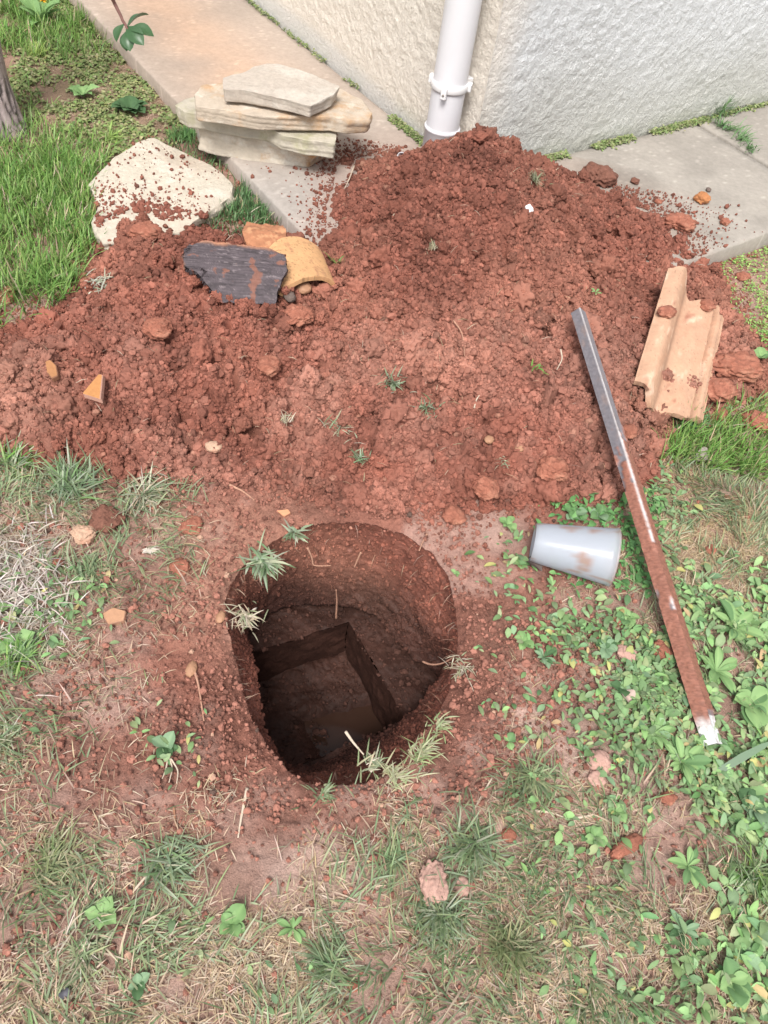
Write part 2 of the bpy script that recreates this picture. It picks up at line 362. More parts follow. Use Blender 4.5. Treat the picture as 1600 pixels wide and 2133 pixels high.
THR = [(516, 1318, -.29), (530, 1300, -.31), (560, 1282, -.33), (600, 1266, -.33), (640, 1262, -.33), (700, 1262, -.33), (740, 1264, -.33), (780, 1285, -.33), (800, 1303, -.33), (830, 1345, -.33), (860, 1372, -.33), (888, 1385, -.33), (912, 1412, -.33),
       (899, 1436, -.24), (882, 1462, -.25), (855, 1494, -.30), (800, 1524, -.345), (683, 1582, -.345), (608, 1609, -.30), (588, 1590, -.22), (551, 1519, -.15), (541, 1441, -.15), (524, 1364, -.2)]
rB, zB = polar(THR)
gA = ground0(CEN[0]+rA*np.cos(th), CEN[1]+rA*np.sin(th))
rings = []
NS = 96
for k in range(NS):
    t = k/(NS-1)
    tt = t**1.0
    r = (rA+.009)*(1-tt)+rB*tt + .010*np.sin(tt*math.pi)
    z = (gA-.019)*(1-tt)+zB*tt
    rings.append((r, z))
sub_ = [(rB+.004, zB-.012), (rB+.02, zB-.02), (rB+.05, np.minimum(zB-.02, -.352)), (rB+.07, -.362+0*zB), (rB+.11, -.364+0*zB)]
for r, z in sub_: rings.append((r, z))
Rr = np.array([a for a, b in rings]); Zz = np.array([b for a, b in rings]); nr = len(rings)
TH = np.tile(th, (nr, 1)); arc = TH*.30; dep = np.tile(np.linspace(0, .4, nr)[:, None], (1, NA))
dd = .026*fbm(arc, dep, 9, 201, 4)+.35*clods(arc, dep, .03, 203, .4)+.55*clods(arc, dep, .011, 205, .6)-.003
smoothpart = smooth(.2, .6, fbm(arc, dep, 5, 207, 2)*2+.45)
dd = dd*(1-.6*smoothpart)-.004*np.abs(np.sin(arc*90+fbm(arc, dep, 9, 209, 2)*6))*smoothpart
edge = smooth(0, .05, dep)
Rr = Rr-dd*edge
PXX = CEN[0]+Rr*np.cos(TH); PYY = CEN[1]+Rr*np.sin(TH)
V = np.stack([PXX, PYY, Zz], -1).reshape(-1, 3)
i = np.arange(nr-1)[:, None]*NA; j = np.arange(NA)[None, :]; j2 = (j+1) % NA
q = np.stack([i+j, i+j2, i+NA+j2, i+NA+j], -1).reshape(-1, 4)
c = soilcolor(PXX*1.0+Zz, PYY+Zz*.7)
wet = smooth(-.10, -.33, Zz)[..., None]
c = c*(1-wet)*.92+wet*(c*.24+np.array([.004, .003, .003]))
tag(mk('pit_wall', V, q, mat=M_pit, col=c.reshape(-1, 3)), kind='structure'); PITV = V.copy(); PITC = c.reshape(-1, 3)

# buried chamber: ledge with a square opening, inner walls, muddy floor, water
ZL = -.362; ZF = -.56
f0 = G(727, 1293, ZL)[:2]; r0_ = G(842, 1497, ZL)[:2]; l0 = G(544, 1354, ZL)[:2]; n0 = G(683, 1582, ZL)[:2]
eR = (r0_-f0); LR = np.linalg.norm(eR); eR /= LR
eLd = (l0-f0); eLd /= np.linalg.norm(eLd)
LL = .315
cF = f0; cR = r0_+eR*.01; cL = f0+eLd*LL; cN = cL+(cR-cF)
def muddy(name, P00, P10, P01, n1, n2, cfun, amp=.006, kind='structure', nrm=(0, 0, 1), seed=301):
    a = np.linspace(0, 1, n1)[:, None, None]; b = np.linspace(0, 1, n2)[None, :, None]
    P = np.asarray(P00)+(np.asarray(P10)-P00)*a+(np.asarray(P01)-P00)*b
    u = a[..., 0]*np.linalg.norm(np.asarray(P10)-P00)+0*b[..., 0]; v = b[..., 0]*np.linalg.norm(np.asarray(P01)-P00)+0*a[..., 0]
    d = amp*(2.5*fbm(u, v, 28, seed, 4)+.6*fbm(u, v, 110, seed+4, 3))+.05*clods(u, v, .012, seed+8, .4)*amp*40
    P = P+d[..., None]*np.asarray(nrm)
    wb = np.stack([.016*fbm(P[..., 0]+P[..., 2], P[..., 1], 9, 361, 4), .016*fbm(P[..., 0], P[..., 1]+P[..., 2], 9, 363, 4), 0*P[..., 0]], -1); P = P+wb
    c = cfun(P[..., 0]+P[..., 2], P[..., 1]+P[..., 2]*.6)
    return mk(name, P.reshape(-1, 3), gridfaces(n1, n2), mat=M_mud, col=c.reshape(-1, 3))
M_mud = mat('wet_mud', attr=True, rough=.6, var=.4, vscale=70, bump=.6, bscale=150, bdist=.004, spec=.2)
def mudc(x, y):
    n = fbm(x, y, 14, 331, 4)[..., None]; return np.clip(np.array([.050, .023, .017])*(1+.9*n), .006, 1)
# ledge as four strips round the opening
def v3(p, z): return np.array([p[0], p[1], z])
Wd = .16
oF = cF-eR*Wd-eLd*Wd; oR = cR+eR*Wd-eLd*Wd; oN = cN+eR*Wd+eLd*Wd; oL = cL-eR*Wd+eLd*Wd
led = empty('chamber_ledge', (float(cF[0]), float(cF[1]), ZL)); tag(led, kind='structure')
def kid(o): o.parent = led; o.matrix_parent_inverse = Matrix.Translation(-led.location); return o
for k_, (A0, B0, C0) in enumerate([(oF, oR, cF-eR*Wd*1.0+0*eLd), (cF+0*eR, cR+0*eR, None)]): pass
kid(muddy('ledge_side', v3(oF, ZL), v3(oR, ZL), v3(oF+eLd*Wd, ZL), 150, 60, mudc, seed=301))
kid(muddy('ledge_side', v3(oF+eLd*(Wd-.002), ZL-.001), v3(oF+eLd*(Wd-.002)+eR*Wd, ZL-.001), v3(oL-eLd*(Wd-.002), ZL-.001), 50, 110, mudc, seed=311))
kid(muddy('ledge_side', v3(cR+0*eLd-eLd*0, ZL-.0015), v3(cR+eR*Wd, ZL-.0015), v3(cN, ZL-.0015), 50, 110, mudc, seed=321))
kid(muddy('ledge_side', v3(oL-eLd*Wd, ZL), v3(oN-eLd*Wd, ZL), v3(oL, ZL), 150, 50, mudc, seed=331))
def n3d(e): return (e[0], e[1], 0)
kid(muddy('chamber_wall', v3(cF, ZL), v3(cF, ZF-.05), v3(cL, ZL), 60, 90, mudc, .004, nrm=n3d(eR), seed=341))
kid(muddy('chamber_wall', v3(cF, ZL), v3(cF, ZF-.05), v3(cR, ZL), 60, 90, mudc, .004, nrm=n3d(eLd), seed=351))
kid(muddy('chamber_wall', v3(cN, ZL), v3(cN, ZF-.05), v3(cL, ZL), 60, 90, mudc, .004, nrm=n3d(-eLd), seed=361))
kid(muddy('chamber_wall', v3(cN, ZL), v3(cN, ZF-.05), v3(cR, ZL), 60, 90, mudc, .004, nrm=n3d(-eR), seed=371))
n1, n2 = 150, 150
a = np.linspace(-.03, 1.03, n1)[:, None]; b = np.linspace(-.03, 1.03, n2)[None, :]
P = cF+(cR-cF)*a[..., None]+(cL-cF)*b[..., None]
FX = P[..., 0]; FY = P[..., 1]
zf = ZF-.012+.06*np.maximum(smooth(.70, .42, a+.12*b), smooth(.35, .7, b+0*a))+.02*fbm(FX, FY, 18, 381, 4)+.22*clods(FX, FY, .03, 383, .4)+.25*clods(FX, FY, .009, 385, .5)-.008
V = np.stack([FX, FY, zf], -1).reshape(-1, 3)
tag(mk('pit_floor', V, gridfaces(n1, n2), mat=M_mud, col=mudc(FX, FY).reshape(-1, 3)), kind='structure')
M_water = mat('muddy_water', (.050, .026, .018), .08, spec=.25)
P = np.array([v3(cF, 0), v3(cR, 0), v3(cN, 0), v3(cL, 0)]); P[:, 2] = ZF+.020
tag(mk('water', P, [(0, 1, 2, 3)], mat=M_water), kind='structure')

# mound ------------------------------------------------------------------
mx_ = np.arange(-1.45, 1.12, .0030); my_ = np.arange(.98, 2.78, .0030)
X, Y = np.meshgrid(mx_, my_)
Xc = np.arange(-1.47, 1.16, .02); Yc = np.arange(.96, 2.82, .02); XC, YC = np.meshgrid(Xc, Yc); ZC = mound0(XC, YC)
def bil(Z, x, y):
    u = np.clip((x-Xc[0])/.02, 0, len(Xc)-1.001); v = np.clip((y-Yc[0])/.02, 0, len(Yc)-1.001); i = u.astype(int); j = v.astype(int); fu = u-i; fv = v-j
    return (Z[j, i]*(1-fu)+Z[j, i+1]*fu)*(1-fv)+(Z[j+1, i]*(1-fu)+Z[j+1, i+1]*fu)*fv
base = np.where(slabmask(X, Y) < 0, SZ, ground0(X, Y))
M0 = bil(ZC, X, Y); thick = M0-base
act = thick > -.05
x = X[act]; y = Y[act]; th_ = thick[act]
amp = .55+.9*np.clip(fbm(x, y, 3.0, 401, 3)+.35, 0, 1)          # calmer and rougher zones
steep = smooth(.22, .30, M0[act])
big = clods(x, y, .085, 411, .5, .3, .6)*.85*np.clip(amp*1.5-.7, 0, 1)*(1-.7*steep)
med = clods(x, y, .040, 421, .6)*.8*amp*(1-.5*steep)
sml = clods(x, y, .019, 431, .75)*.95
tiny = clods(x, y, .0095, 441, .9)*.75
z = M0[act]+.046*fbm(x, y, 8, 451, 3)*amp+.014*fbm(x, y, 28, 461, 3)+big+med+sml+tiny*.9-.026
ed = smooth(-.03, .03, th_)
z = z-.012*(1-ed)
pits = smooth(.17, .30, fbm(x, y, 15, 471, 3)); z = z-.048*pits*ed*(1-.5*steep)
fis_ = smooth(.022, .0, np.abs(fbm(x, y, 9, 473, 3))); z = z-.022*fis_*ed*(1-.7*steep)
Zm = np.full(X.shape, -1.0); Zm[act] = z
keepv = act & (Zm > base-.014)
keep = keepv[:-1, :-1] & keepv[1:, 1:] & keepv[1:, :-1] & keepv[:-1, 1:]
inwall = (((X-CORN[0])*nL[0]+(Y-CORN[1])*nL[1]) < -.03) | (((X-CORN[0])*nR[0]+(Y-CORN[1])*nR[1]) < -.03)
inw = (((X-CORN[0])*nL[0]+(Y-CORN[1])*nL[1]) < -.03) & True
inside = (((X-CORN[0])*nL[0]+(Y-CORN[1])*nL[1]) < -.03) & (((X-CORN[0])*nR[0]+(Y-CORN[1])*nR[1]) < -.03)
keep &= ~inside[:-1, :-1]
q = gridfaces(len(my_), len(mx_), keep)
def moundcol(X, Y, Z0):
    col = soilcolor(X, Y); px, py = PX(X, Y, Z0)
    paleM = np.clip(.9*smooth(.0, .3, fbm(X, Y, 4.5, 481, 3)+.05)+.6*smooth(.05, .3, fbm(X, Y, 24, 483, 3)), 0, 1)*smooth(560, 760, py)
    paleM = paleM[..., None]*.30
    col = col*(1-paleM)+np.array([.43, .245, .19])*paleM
    return col*(1-(smooth(640, 350, py)*.30)[..., None])  # heap darkens towards its top, shading put into the soil colour
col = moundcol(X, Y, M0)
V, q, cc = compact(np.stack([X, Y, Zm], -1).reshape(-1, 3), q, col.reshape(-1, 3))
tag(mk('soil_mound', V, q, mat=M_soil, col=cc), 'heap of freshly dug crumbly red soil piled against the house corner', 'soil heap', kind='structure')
print('surfaces ok')

# ------------------------------------------------------------------ crumbs of soil: one mesh per kind of ground
def gn_tree(name, mat_, lod, nvar, amp):
    g = bpy.data.node_groups.new(name, 'GeometryNodeTree'); N = g.nodes; L = g.links
    g.interface.new_socket('Geometry', in_out='INPUT', socket_type='NodeSocketGeometry'); g.interface.new_socket('Geometry', in_out='OUTPUT', socket_type='NodeSocketGeometry')
    gi = N.new('NodeGroupInput'); go = N.new('NodeGroupOutput'); jn = N.new('GeometryNodeJoinGeometry')
    for v in range(nvar):
        ic = N.new('GeometryNodeMeshIcoSphere'); ic.inputs['Radius'].default_value = 1; ic.inputs['Subdivisions'].default_value = lod
        ps = N.new('GeometryNodeInputPosition'); geo = ic.outputs[0]
        for sc_, am_ in ((1.1, amp), (2.6, amp*.8)) if lod < 3 else ((1.0, amp), (2.4, amp*.9), (6.0, amp*.6)):
            ad = N.new('ShaderNodeVectorMath'); ad.operation = 'ADD'; ad.inputs[1].default_value = (v*7.3+sc_, v*3.1, v*5.7); L.new(ps.outputs[0], ad.inputs[0])
            nz = N.new('ShaderNodeTexNoise'); nz.inputs['Scale'].default_value = sc_; nz.inputs['Detail'].default_value = 1; L.new(ad.outputs[0], nz.inputs['Vector'])
            mr = N.new('ShaderNodeMath'); mr.operation = 'MULTIPLY_ADD'; mr.inputs[1].default_value = 2*am_; mr.inputs[2].default_value = -am_; L.new(nz.outputs['Fac'], mr.inputs[0])
            vs = N.new('ShaderNodeVectorMath'); vs.operation = 'SCALE'; L.new(ps.outputs[0], vs.inputs[0]); L.new(mr.outputs[0], vs.inputs[3])
            sp = N.new('GeometryNodeSetPosition'); L.new(geo, sp.inputs['Geometry']); L.new(vs.outputs[0], sp.inputs['Offset']); geo = sp.outputs[0]
        ss = N.new('GeometryNodeSetShadeSmooth'); ss.inputs['Shade Smooth'].default_value = lod >= 3; L.new(geo, ss.inputs['Geometry'])
        sm_ = N.new('GeometryNodeSetMaterial'); sm_.inputs['Material'].default_value = mat_; L.new(ss.outputs[0], sm_.inputs['Geometry'])
        gt = N.new('GeometryNodeGeometryToInstance'); L.new(sm_.outputs[0], gt.inputs[0]); L.new(gt.outputs[0], jn.inputs[0])
    ip = N.new('GeometryNodeInstanceOnPoints'); ip.inputs['Pick Instance'].default_value = True
    L.new(gi.outputs[0], ip.inputs['Points']); L.new(jn.outputs[0], ip.inputs['Instance'])
    for nm, ty, so in (('rot', 'FLOAT_VECTOR', 'Rotation'), ('scl', 'FLOAT_VECTOR', 'Scale'), ('var', 'INT', 'Instance Index')):
        na = N.new('GeometryNodeInputNamedAttribute'); na.data_type = ty; na.inputs['Name'].default_value = nm; L.new(na.outputs['Attribute'], ip.inputs[so])
    L.new(ip.outputs[0], go.inputs[0]); return g
def crumbs(name, pts, sizes, cols, label, lod=1, amp=.45, flat=.8):
    n = len(pts); me = bpy.data.meshes.new(name); me.vertices.add(n); me.vertices.foreach_set('co', np.asarray(pts, np.float32).ravel())
    def A_(nm, ty, data, key='vector'):
        at_ = me.attributes.new(nm, ty, 'POINT'); at_.data.foreach_set(key, np.asarray(data).ravel())
    A_('rot', 'FLOAT_VECTOR', (rng.random((n, 3))*6.283).astype(np.float32)*np.array([1, 1, 1]))
    A_('scl', 'FLOAT_VECTOR', (np.asarray(sizes)[:, None]*rng.uniform(.7, 1.25, (n, 3))).astype(np.float32))
    A_('var', 'INT', rng.integers(0, 6, n).astype(np.int32), 'value')
    c = np.ones((n, 4), np.float32); c[:, :3] = cols; A_('Col', 'FLOAT_COLOR', c, 'color')
    o = bpy.data.objects.new(name, me); link(o); md = o.modifiers.new('scatter', 'NODES'); md.node_group = gn_tree(name, M_crumb, lod, 6, amp)
    me.materials.append(M_crumb); return tag(o, label, kind='stuff')
M_crumb = mat('crumb_soil', attr=True, rough=.9, var=.2, vscale=1.5, spec=.25)
for n_ in M_crumb.node_tree.nodes:
    if n_.type == 'ATTRIBUTE': n_.attribute_type = 'INSTANCER'
def ccol(n, x=None, y=None):
    v = rng.random((n, 1)); c = np.array([.262, .104, .074])*(.5+.85*v)
    k = rng.random(n) > .985; c[k] = np.array([.42, .23, .16]); k = rng.random(n) < .012; c[k] = np.array([.10, .055, .042])
    return c
n = 260000; x = rng.uniform(-1.35, 1.1, n); y = rng.uniform(1.0, 2.75, n)
mh = bil(ZC, x, y); bs = np.where(slabmask(x, y) < 0, SZ, ground0(x, y)); t = mh-bs
inh = (((x-CORN[0])*nL[0]+(y-CORN[1])*nL[1]) < .02) | (((x-CORN[0])*nR[0]+(y-CORN[1])*nR[1]) < .02)
inh = (((x-CORN[0])*nL[0]+(y-CORN[1])*nL[1]) < .01) & (((x-CORN[0])*nR[0]+(y-CORN[1])*nR[1]) < .01)
p = np.where(t > .0, .42*np.clip(1+2.5*fbm(x, y, 4, 491, 3), .2, 1.6), np.exp(t*60)*.5+.035*np.exp(t*16))
pxx, pyy = PX(x, y, bs)
stone = sdf(x, y, np.array([G(a, b, .02)[:2] for a, b in [(200, 380), (310, 290), (475, 375), (430, 470), (200, 490)]]))
p = np.where((stone < 0) & (t < 0), .022+.16*smooth(2.32, 2.06, y)**1.6, p); bs = np.where(stone < 0, .0405+.0192*fbm(x, y, 8, 68, 4)+.0035*fbm(x, y, 45, 70, 3)+.008*(1-np.clip(1+stone/.19, 0, 1)**2), bs)
k = (rng.random(n) < p) & ~inh; x = x[k]; y = y[k]; bs = bs[k]; t = t[k]; mh = mh[k]; m = len(x)
s = .0015+.0026*rng.random(m)**2+.0055*(rng.random(m)**9)
s = np.where(t > 0, s*1.35+.0008, s)
ii = np.clip(((x-mx_[0])/.003).round().astype(int), 0, len(mx_)-1); jj = np.clip(((y-my_[0])/.003).round().astype(int), 0, len(my_)-1)
z = np.where((t > 0) & (Zm[jj, ii] > 0), Zm[jj, ii]+s*.35, bs+s*.45)
crumbs('soil_crumbs', np.stack([x, y, z], -1), s, .35*ccol(m)+.65*moundcol(x, y, mh)*rng.uniform(.6, 1.35, (m, 1)), 'small crumbs of red soil scattered on and around the heap')
n = 90000; x = rng.uniform(-1.0, .78, n); y = rng.uniform(.02, 1.4, n); px, py = PX(x, y, 0)
cmv = samp(MC, px, py); sd_ = sdf(x, y, RIMW)
k = (rng.random(n) < (.03+.75*cmv**1.2)*np.clip(1+3*fbm(x, y, 7, 495, 3), .15, 1.8)) & (sd_ > .001) & (bil(ZC, x, y) < ground0(x, y)+.01) & (py > 850); x = x[k]; y = y[k]; m = len(x)
s = .0009+.0026*rng.random(m)**2+.0050*rng.random(m)**12
k = rng.integers(NA*2, NA*NS, 12000); pp = PITV[k]+rng.normal(0, .0015, (12000, 3)); cw = PITC[k]*rng.uniform(.7, 1.35, (12000, 1))
nk = 3200; aa_ = rng.uniform(-.55, 1.5, nk); bb_ = rng.uniform(-.55, 1.5, nk); pf = cF+(cR-cF)*aa_[:, None]+(cL-cF)*bb_[:, None]
inb = (aa_ > .02) & (aa_ < .98) & (bb_ > .02) & (bb_ < .98); wt_ = inb & (aa_ > .5) & (bb_ < .45); aa_ = aa_[~wt_]; bb_ = bb_[~wt_]; pf = pf[~wt_]; inb = inb[~wt_]; nk = len(aa_); zf_ = np.where(inb, ZF+.042, ZL+.004)
crumbs('mud_crumbs', np.c_[pf, zf_], .0012+.003*rng.random(nk)**2+.007*rng.random(nk)**9, mudc(pf[:, 0], pf[:, 1])*rng.uniform(.7, 2.0, (nk, 1)), 'wet crumbs of mud fallen on the chamber ledge and floor')
crumbs('pit_crumbs', pp, .0009+.0022*rng.random(12000)**2+.005*rng.random(12000)**10, cw, 'crumbs of red soil stuck to the wall of the pit')
crumbs('loose_soil_crumbs', np.stack([x, y, ground0(x, y)+s*.5+.003*rng.random(m)], -1), s, ccol(m)*np.array([1.0, 1.12, 1.15]), 'fine crumbs of red soil lying around the pit', lod=2, amp=.7)

# ------------------------------------------------------------------ concrete path round the house
def slab(name, poly, z0, z1, seed, parent, cf):
    P = resamp(np.array(poly), 180); cen = P.mean(0)
    d = P-cen; u = d/np.linalg.norm(d, axis=1)[:, None]
    jit = .004*fbm(P[:, 0], P[:, 1], 30, seed, 3)[:, None]
    P = P+u*jit
    xmin, ymin = P.min(0); xmax, ymax = P.max(0)
    st = .012; gx = np.arange(xmin-st, xmax+st, st); gy = np.arange(ymin-st, ymax+st, st); XX, YY = np.meshgrid(gx, gy)
    s = sdf(XX, YY, P[::2]); ins = s < -.004
    keep = ins[:-1, :-1] & ins[1:, 1:] & ins[1:, :-1] & ins[:-1, 1:]
    # push boundary vertices of the kept grid on to the outline
    Vt = np.stack([XX, YY, z1+.002*fbm(XX, YY, 5, seed, 3)], -1).reshape(-1, 3)
    q = gridfaces(len(gy), len(gx), keep); Vt, q = compact(Vt, q)
    e = np.concatenate([q[:, [0, 1]], q[:, [1, 2]], q[:, [2, 3]], q[:, [3, 0]]]); es = np.sort(e, 1)
    uq, inv, cnt = np.unique(es, axis=0, return_inverse=True, return_counts=True); be = e[cnt[inv.ravel()] == 1]
    bv = np.unique(be); dense = resamp(P, 2400)
    for v in bv:
        dd = np.hypot(dense[:, 0]-Vt[v, 0], dense[:, 1]-Vt[v, 1]); Vt[v, :2] = dense[dd.argmin()]
    # small rounded arris then the side
    n0 = len(Vt); idx = {v: n0+i for i, v in enumerate(bv)}; A = Vt[bv].copy(); dirn = A[:, :2]-cen; 
    g = np.stack([sdf(A[:, 0]+1e-3, A[:, 1], P[::2])-sdf(A[:, 0]-1e-3, A[:, 1], P[::2]), sdf(A[:, 0], A[:, 1]+1e-3, P[::2])-sdf(A[:, 0], A[:, 1]-1e-3, P[::2])], 1); g /= np.linalg.norm(g, axis=1)[:, None]+1e-9
    nb = len(bv); L1 = A.copy(); L1[:, :2] += g*.004; L1[:, 2] -= .005+.003*vn(A[:, 0]*60, A[:, 1]*60, seed)
    L2 = L1.copy(); L2[:, 2] = z0+.4*(L1[:, 2]-z0); L2[:, :2] += g*.004*(vn(A[:, 0]*40, A[:, 1]*40, seed+3)-.5)[:, None]
    L3 = L1.copy(); L3[:, 2] = z0
    V = np.vstack([Vt, L1, L2, L3]); sideq = []
    mp = {v: i for i, v in enumerate(bv)}
    for a, b in be:
        i, j = mp[a], mp[b]
        sideq += [(b, a, n0+i, n0+j), (n0+j, n0+i, n0+nb+i, n0+nb+j), (n0+nb+j, n0+nb+i, n0+2*nb+i, n0+2*nb+j)]
    q = np.vstack([q, np.array(sideq)])
    return mk(name, V, q, mat=M_conc, parent=parent, col=cf(V[:, 0], V[:, 1], V[:, 2]))
def concL(x, y, z):
    n = fbm(x, y, 4, 501, 4)[:, None]; c = np.array([.37, .305, .255])*(1+.4*n)
    l = (x-CORN[0])*dL[0]+(y-CORN[1])*dL[1]; a = (x-CORN[0])*nL[0]+(y-CORN[1])*nL[1]
    warm = (np.exp(-((a-.40)/.20)**2)*smooth(.35, .9, l))[:, None]*np.clip(1+n*1.8, 0, 1)
    c = c*(1-.55*warm)+np.array([.53, .33, .215])*.55*warm
    g = smooth(.65, .1, l)[:, None]; c = c*(1-.7*g)+np.array([.36, .335, .31])*(1+.3*n)*.7*g
    dirt = np.clip(1-np.abs(mound0(x, y)-z)/.06, 0, 1)[:, None]*.3; c = c*(1-dirt)+np.array([.30, .15, .10])*dirt
    sp = (vn(x*170, y*170, 5) > .90)[:, None]; c = np.where(sp, c*1.25, c)
    return np.clip(c, 0, 1)
def concR(x, y, z):
    n = fbm(x, y, 5, 511, 4)[:, None]; c = np.array([.315, .285, .25])*(1+.45*n)
    wetp = smooth(.05, .25, fbm(x, y, 3.2, 515, 3))[:, None]; c = c*(1-.22*wetp)
    dirt = np.clip(1-np.abs(mound0(x, y)-z)/.05, 0, 1)[:, None]*.22; c = c*(1-dirt)+np.array([.30, .17, .12])*dirt
    sp = (vn(x*150, y*150, 7) > .90)[:, None]; c = np.where(sp, c*1.28, c)
    return np.clip(c, 0, 1)
path = empty('concrete_path', (float(CORN[0]), float(CORN[1]), 0)); tag(path, kind='structure')
def corner(l, a):    # coordinates along the left wall / outwards
    return CORN+dL*l+nL*a
def cornerR(l, b): return CORN+dR*l+nR*b
def pk(o): o.parent = path; o.matrix_parent_inverse = Matrix.Translation(-path.location); return o
pk(slab('path_slab', [corner(-.705, .012), corner(3.6, .012), corner(3.6, .70), corner(1.93, .695), corner(-.70, .69)], -.05, SZ, 520, None, concL))
pk(slab('path_slab', [cornerR(.02, .012), cornerR(1.165, .014), cornerR(1.155, .70), cornerR(.02, .71)], -.05, SZ-.002, 530, None, concR))
pk(slab('path_slab', [cornerR(1.19, .012), cornerR(3.4, .012), cornerR(3.4, .70), cornerR(1.185, .70)], -.05, SZ+.001, 540, None, concR))

# ------------------------------------------------------------------ the house walls
def wall(name, d, nrm, L, cf, seed, ztop=2.8):
    us = lines([(0, .06, .012), (.06, min(L, 2.1), .0065), (min(L, 2.1), L+.3, .3)]) if True else None
    zs = lines([(-.05, .04, .03), (.04, 1.12, .0065), (1.12, ztop+.2, .3)])
    U, ZZ = np.meshgrid(us, zs)
    a = (1.0 if seed == 610 else .35+.65*smooth(.0, 1, 1))
    low = smooth(.055, .15+0*U, ZZ+.03*fbm(U, ZZ, 6, seed+7, 3)) if seed == 600 else 1.0
    if seed == 600: low = .25+.75*smooth(.02, .07, ZZ-SZ-.055*smooth(.1, 1.1, U)-.015*fbm(U, ZZ, 9, seed+7, 3))
    d_ = (.55*clods(U*1.0, ZZ*1.1, .0145, seed, .7)+.2*clods(U, ZZ, .026, seed+20, .3))*.42*low+.006*fbm(U, ZZ, 4, seed+40, 3)+.006*fbm(U, ZZ, 40, seed+41, 3)*low
    round_ = -.010*smooth(.05, 0, U)**1.5
    d_ = (d_-.008)*smooth(0, .03, U)*1.0+round_
    kf_ = .010*smooth(.05, 0, U)**1.5
    base = CORN[None, None, :]+(U+kf_)[..., None]*d+nrm*(d_[..., None])
    base[:, 0] = CORN-.010*(nL+nR)
    V = np.stack([base[..., 0], base[..., 1], ZZ], -1)
    n1, n2 = U.shape; q = gridfaces(n1, n2)
    c = cf(U, ZZ, d_)
    # back sheet so that the wall has thickness
    B = CORN[None, :]+np.array([[.3, 0], [L+.2, 0]])@np.array([d, nrm])-nrm*.25
    vb = np.array([[*B[0], -.05], [*B[1], -.05], [*B[1], ztop+.2], [*B[0], ztop+.2]])
    n0 = n1*n2; V2 = np.vstack([V.reshape(-1, 3), vb]); cc = np.vstack([c.reshape(-1, 3), np.full((4, 3), .5)])
    top = [(n0-n2, n0-1, n0+2, n0+3)]
    return mk(name, V2, np.vstack([q, [(n0, n0+1, n0+2, n0+3)], top]), mat=M_render, col=cc)
def wcL(U, Z_, d):
    n = fbm(U, Z_, 3, 621, 4)[..., None]; c = np.array([.74, .68, .60])*(1+.10*n)
    h = (Z_-SZ)[..., None]
    g = smooth(.10, .0, h+.05*n); c = c*(1-.5*g)+np.array([.56, .54, .48])*.5*g
    far = smooth(.15, .9, U)[..., None]*smooth(.55, .1, h); c = c*(1-.12*far)+np.array([.78, .70, .58])*.12*far
    strip = (smooth(.05, 0, Z_-SZ-.05*smooth(.1, 1.1, U)))[..., None]; c = c*(1-.6*strip)+np.array([.60, .59, .57])*.6*strip
    return np.clip(c, 0, 1)
def wcR(U, Z_, d):
    n = fbm(U, Z_, 3.4, 631, 4)[..., None]; c = np.array([.68, .695, .71])*(1+.07*n)
    h = (Z_-SZ)[..., None]
    cor = smooth(.17, .03, U[..., None]+.09*n); c = c*(1-.7*cor)+np.array([.76, .69, .61])*.7*cor
    g = smooth(.42, .0, h+.22*n-.04); c = c*(1-.60*g)+np.array([.43, .42, .345])*.60*g
    g2 = smooth(.07, .0, h+.05*n); c = c*(1-.4*g2)+np.array([.34, .34, .25])*.4*g2
    return np.clip(c, 0, 1)
house = empty('house', (float(CORN[0]), float(CORN[1]), 0)); tag(house, 'corner of a house with two rough rendered white walls meeting behind the soil heap', 'house')
for nm, o in (('wall', wall('wall', dL, nL, 3.6, wcL, 600)), ('wall', wall('wall', dR, nR, 3.4, wcR, 610))):
    o.parent = house; o.matrix_parent_inverse = Matrix.Translation(-house.location)
print('house ok')

# ------------------------------------------------------------------ downpipe
def tube(path, rad, nseg=12, cap=True):
    P = np.asarray(path, float); n = len(P); rad = np.broadcast_to(np.asarray(rad, float), (n,))
    T = np.gradient(P, axis=0); T /= np.linalg.norm(T, axis=1)[:, None]+1e-12
    up = np.array([0, 0, 1.0]) if abs(T[0, 2]) < .9 else np.array([1.0, 0, 0])
    A = np.cross(T, up); A /= np.linalg.norm(A, axis=1)[:, None]+1e-12; B = np.cross(T, A)
    t = np.linspace(0, 2*math.pi, nseg, endpoint=False)
    V = P[:, None]+rad[:, None, None]*(np.cos(t)[None, :, None]*A[:, None]+np.sin(t)[None, :, None]*B[:, None])
    i = np.arange(n-1)[:, None]*nseg; j = np.arange(nseg)[None]; j2 = (j+1) % nseg
    q = np.stack([i+j, i+j2, i+nseg+j2, i+nseg+j], -1).reshape(-1, 4); V = V.reshape(-1, 3); tr = []
    if cap:
        k = len(V); V = np.vstack([V, P[0], P[-1]])
        tr = [(k, (a+1) % nseg, a) for a in range(nseg)]+[(k+1, (n-1)*nseg+a, (n-1)*nseg+(a+1) % nseg) for a in range(nseg)]
    return V, q, tr
def lathe(center, prof, nseg=64):
    """prof: (r, z) pairs"""
    t = np.linspace(0, 2*math.pi, nseg, endpoint=False)
    V = np.array([[[center[0]+r*math.cos(a), center[1]+r*math.sin(a), z] for a in t] for r, z in prof]); n = len(prof)
    i = np.arange(n-1)[:, None]*nseg; j = np.arange(nseg)[None]; j2 = (j+1) % nseg
    return V.reshape(-1, 3), np.stack([i+j, i+j2, i+nseg+j2, i+nseg+j], -1).reshape(-1, 4)
pc = CORN+dL*.085+nL*.078
def child(o, root): o.parent = root; o.matrix_parent_inverse = Matrix.Translation(-root.location); return o
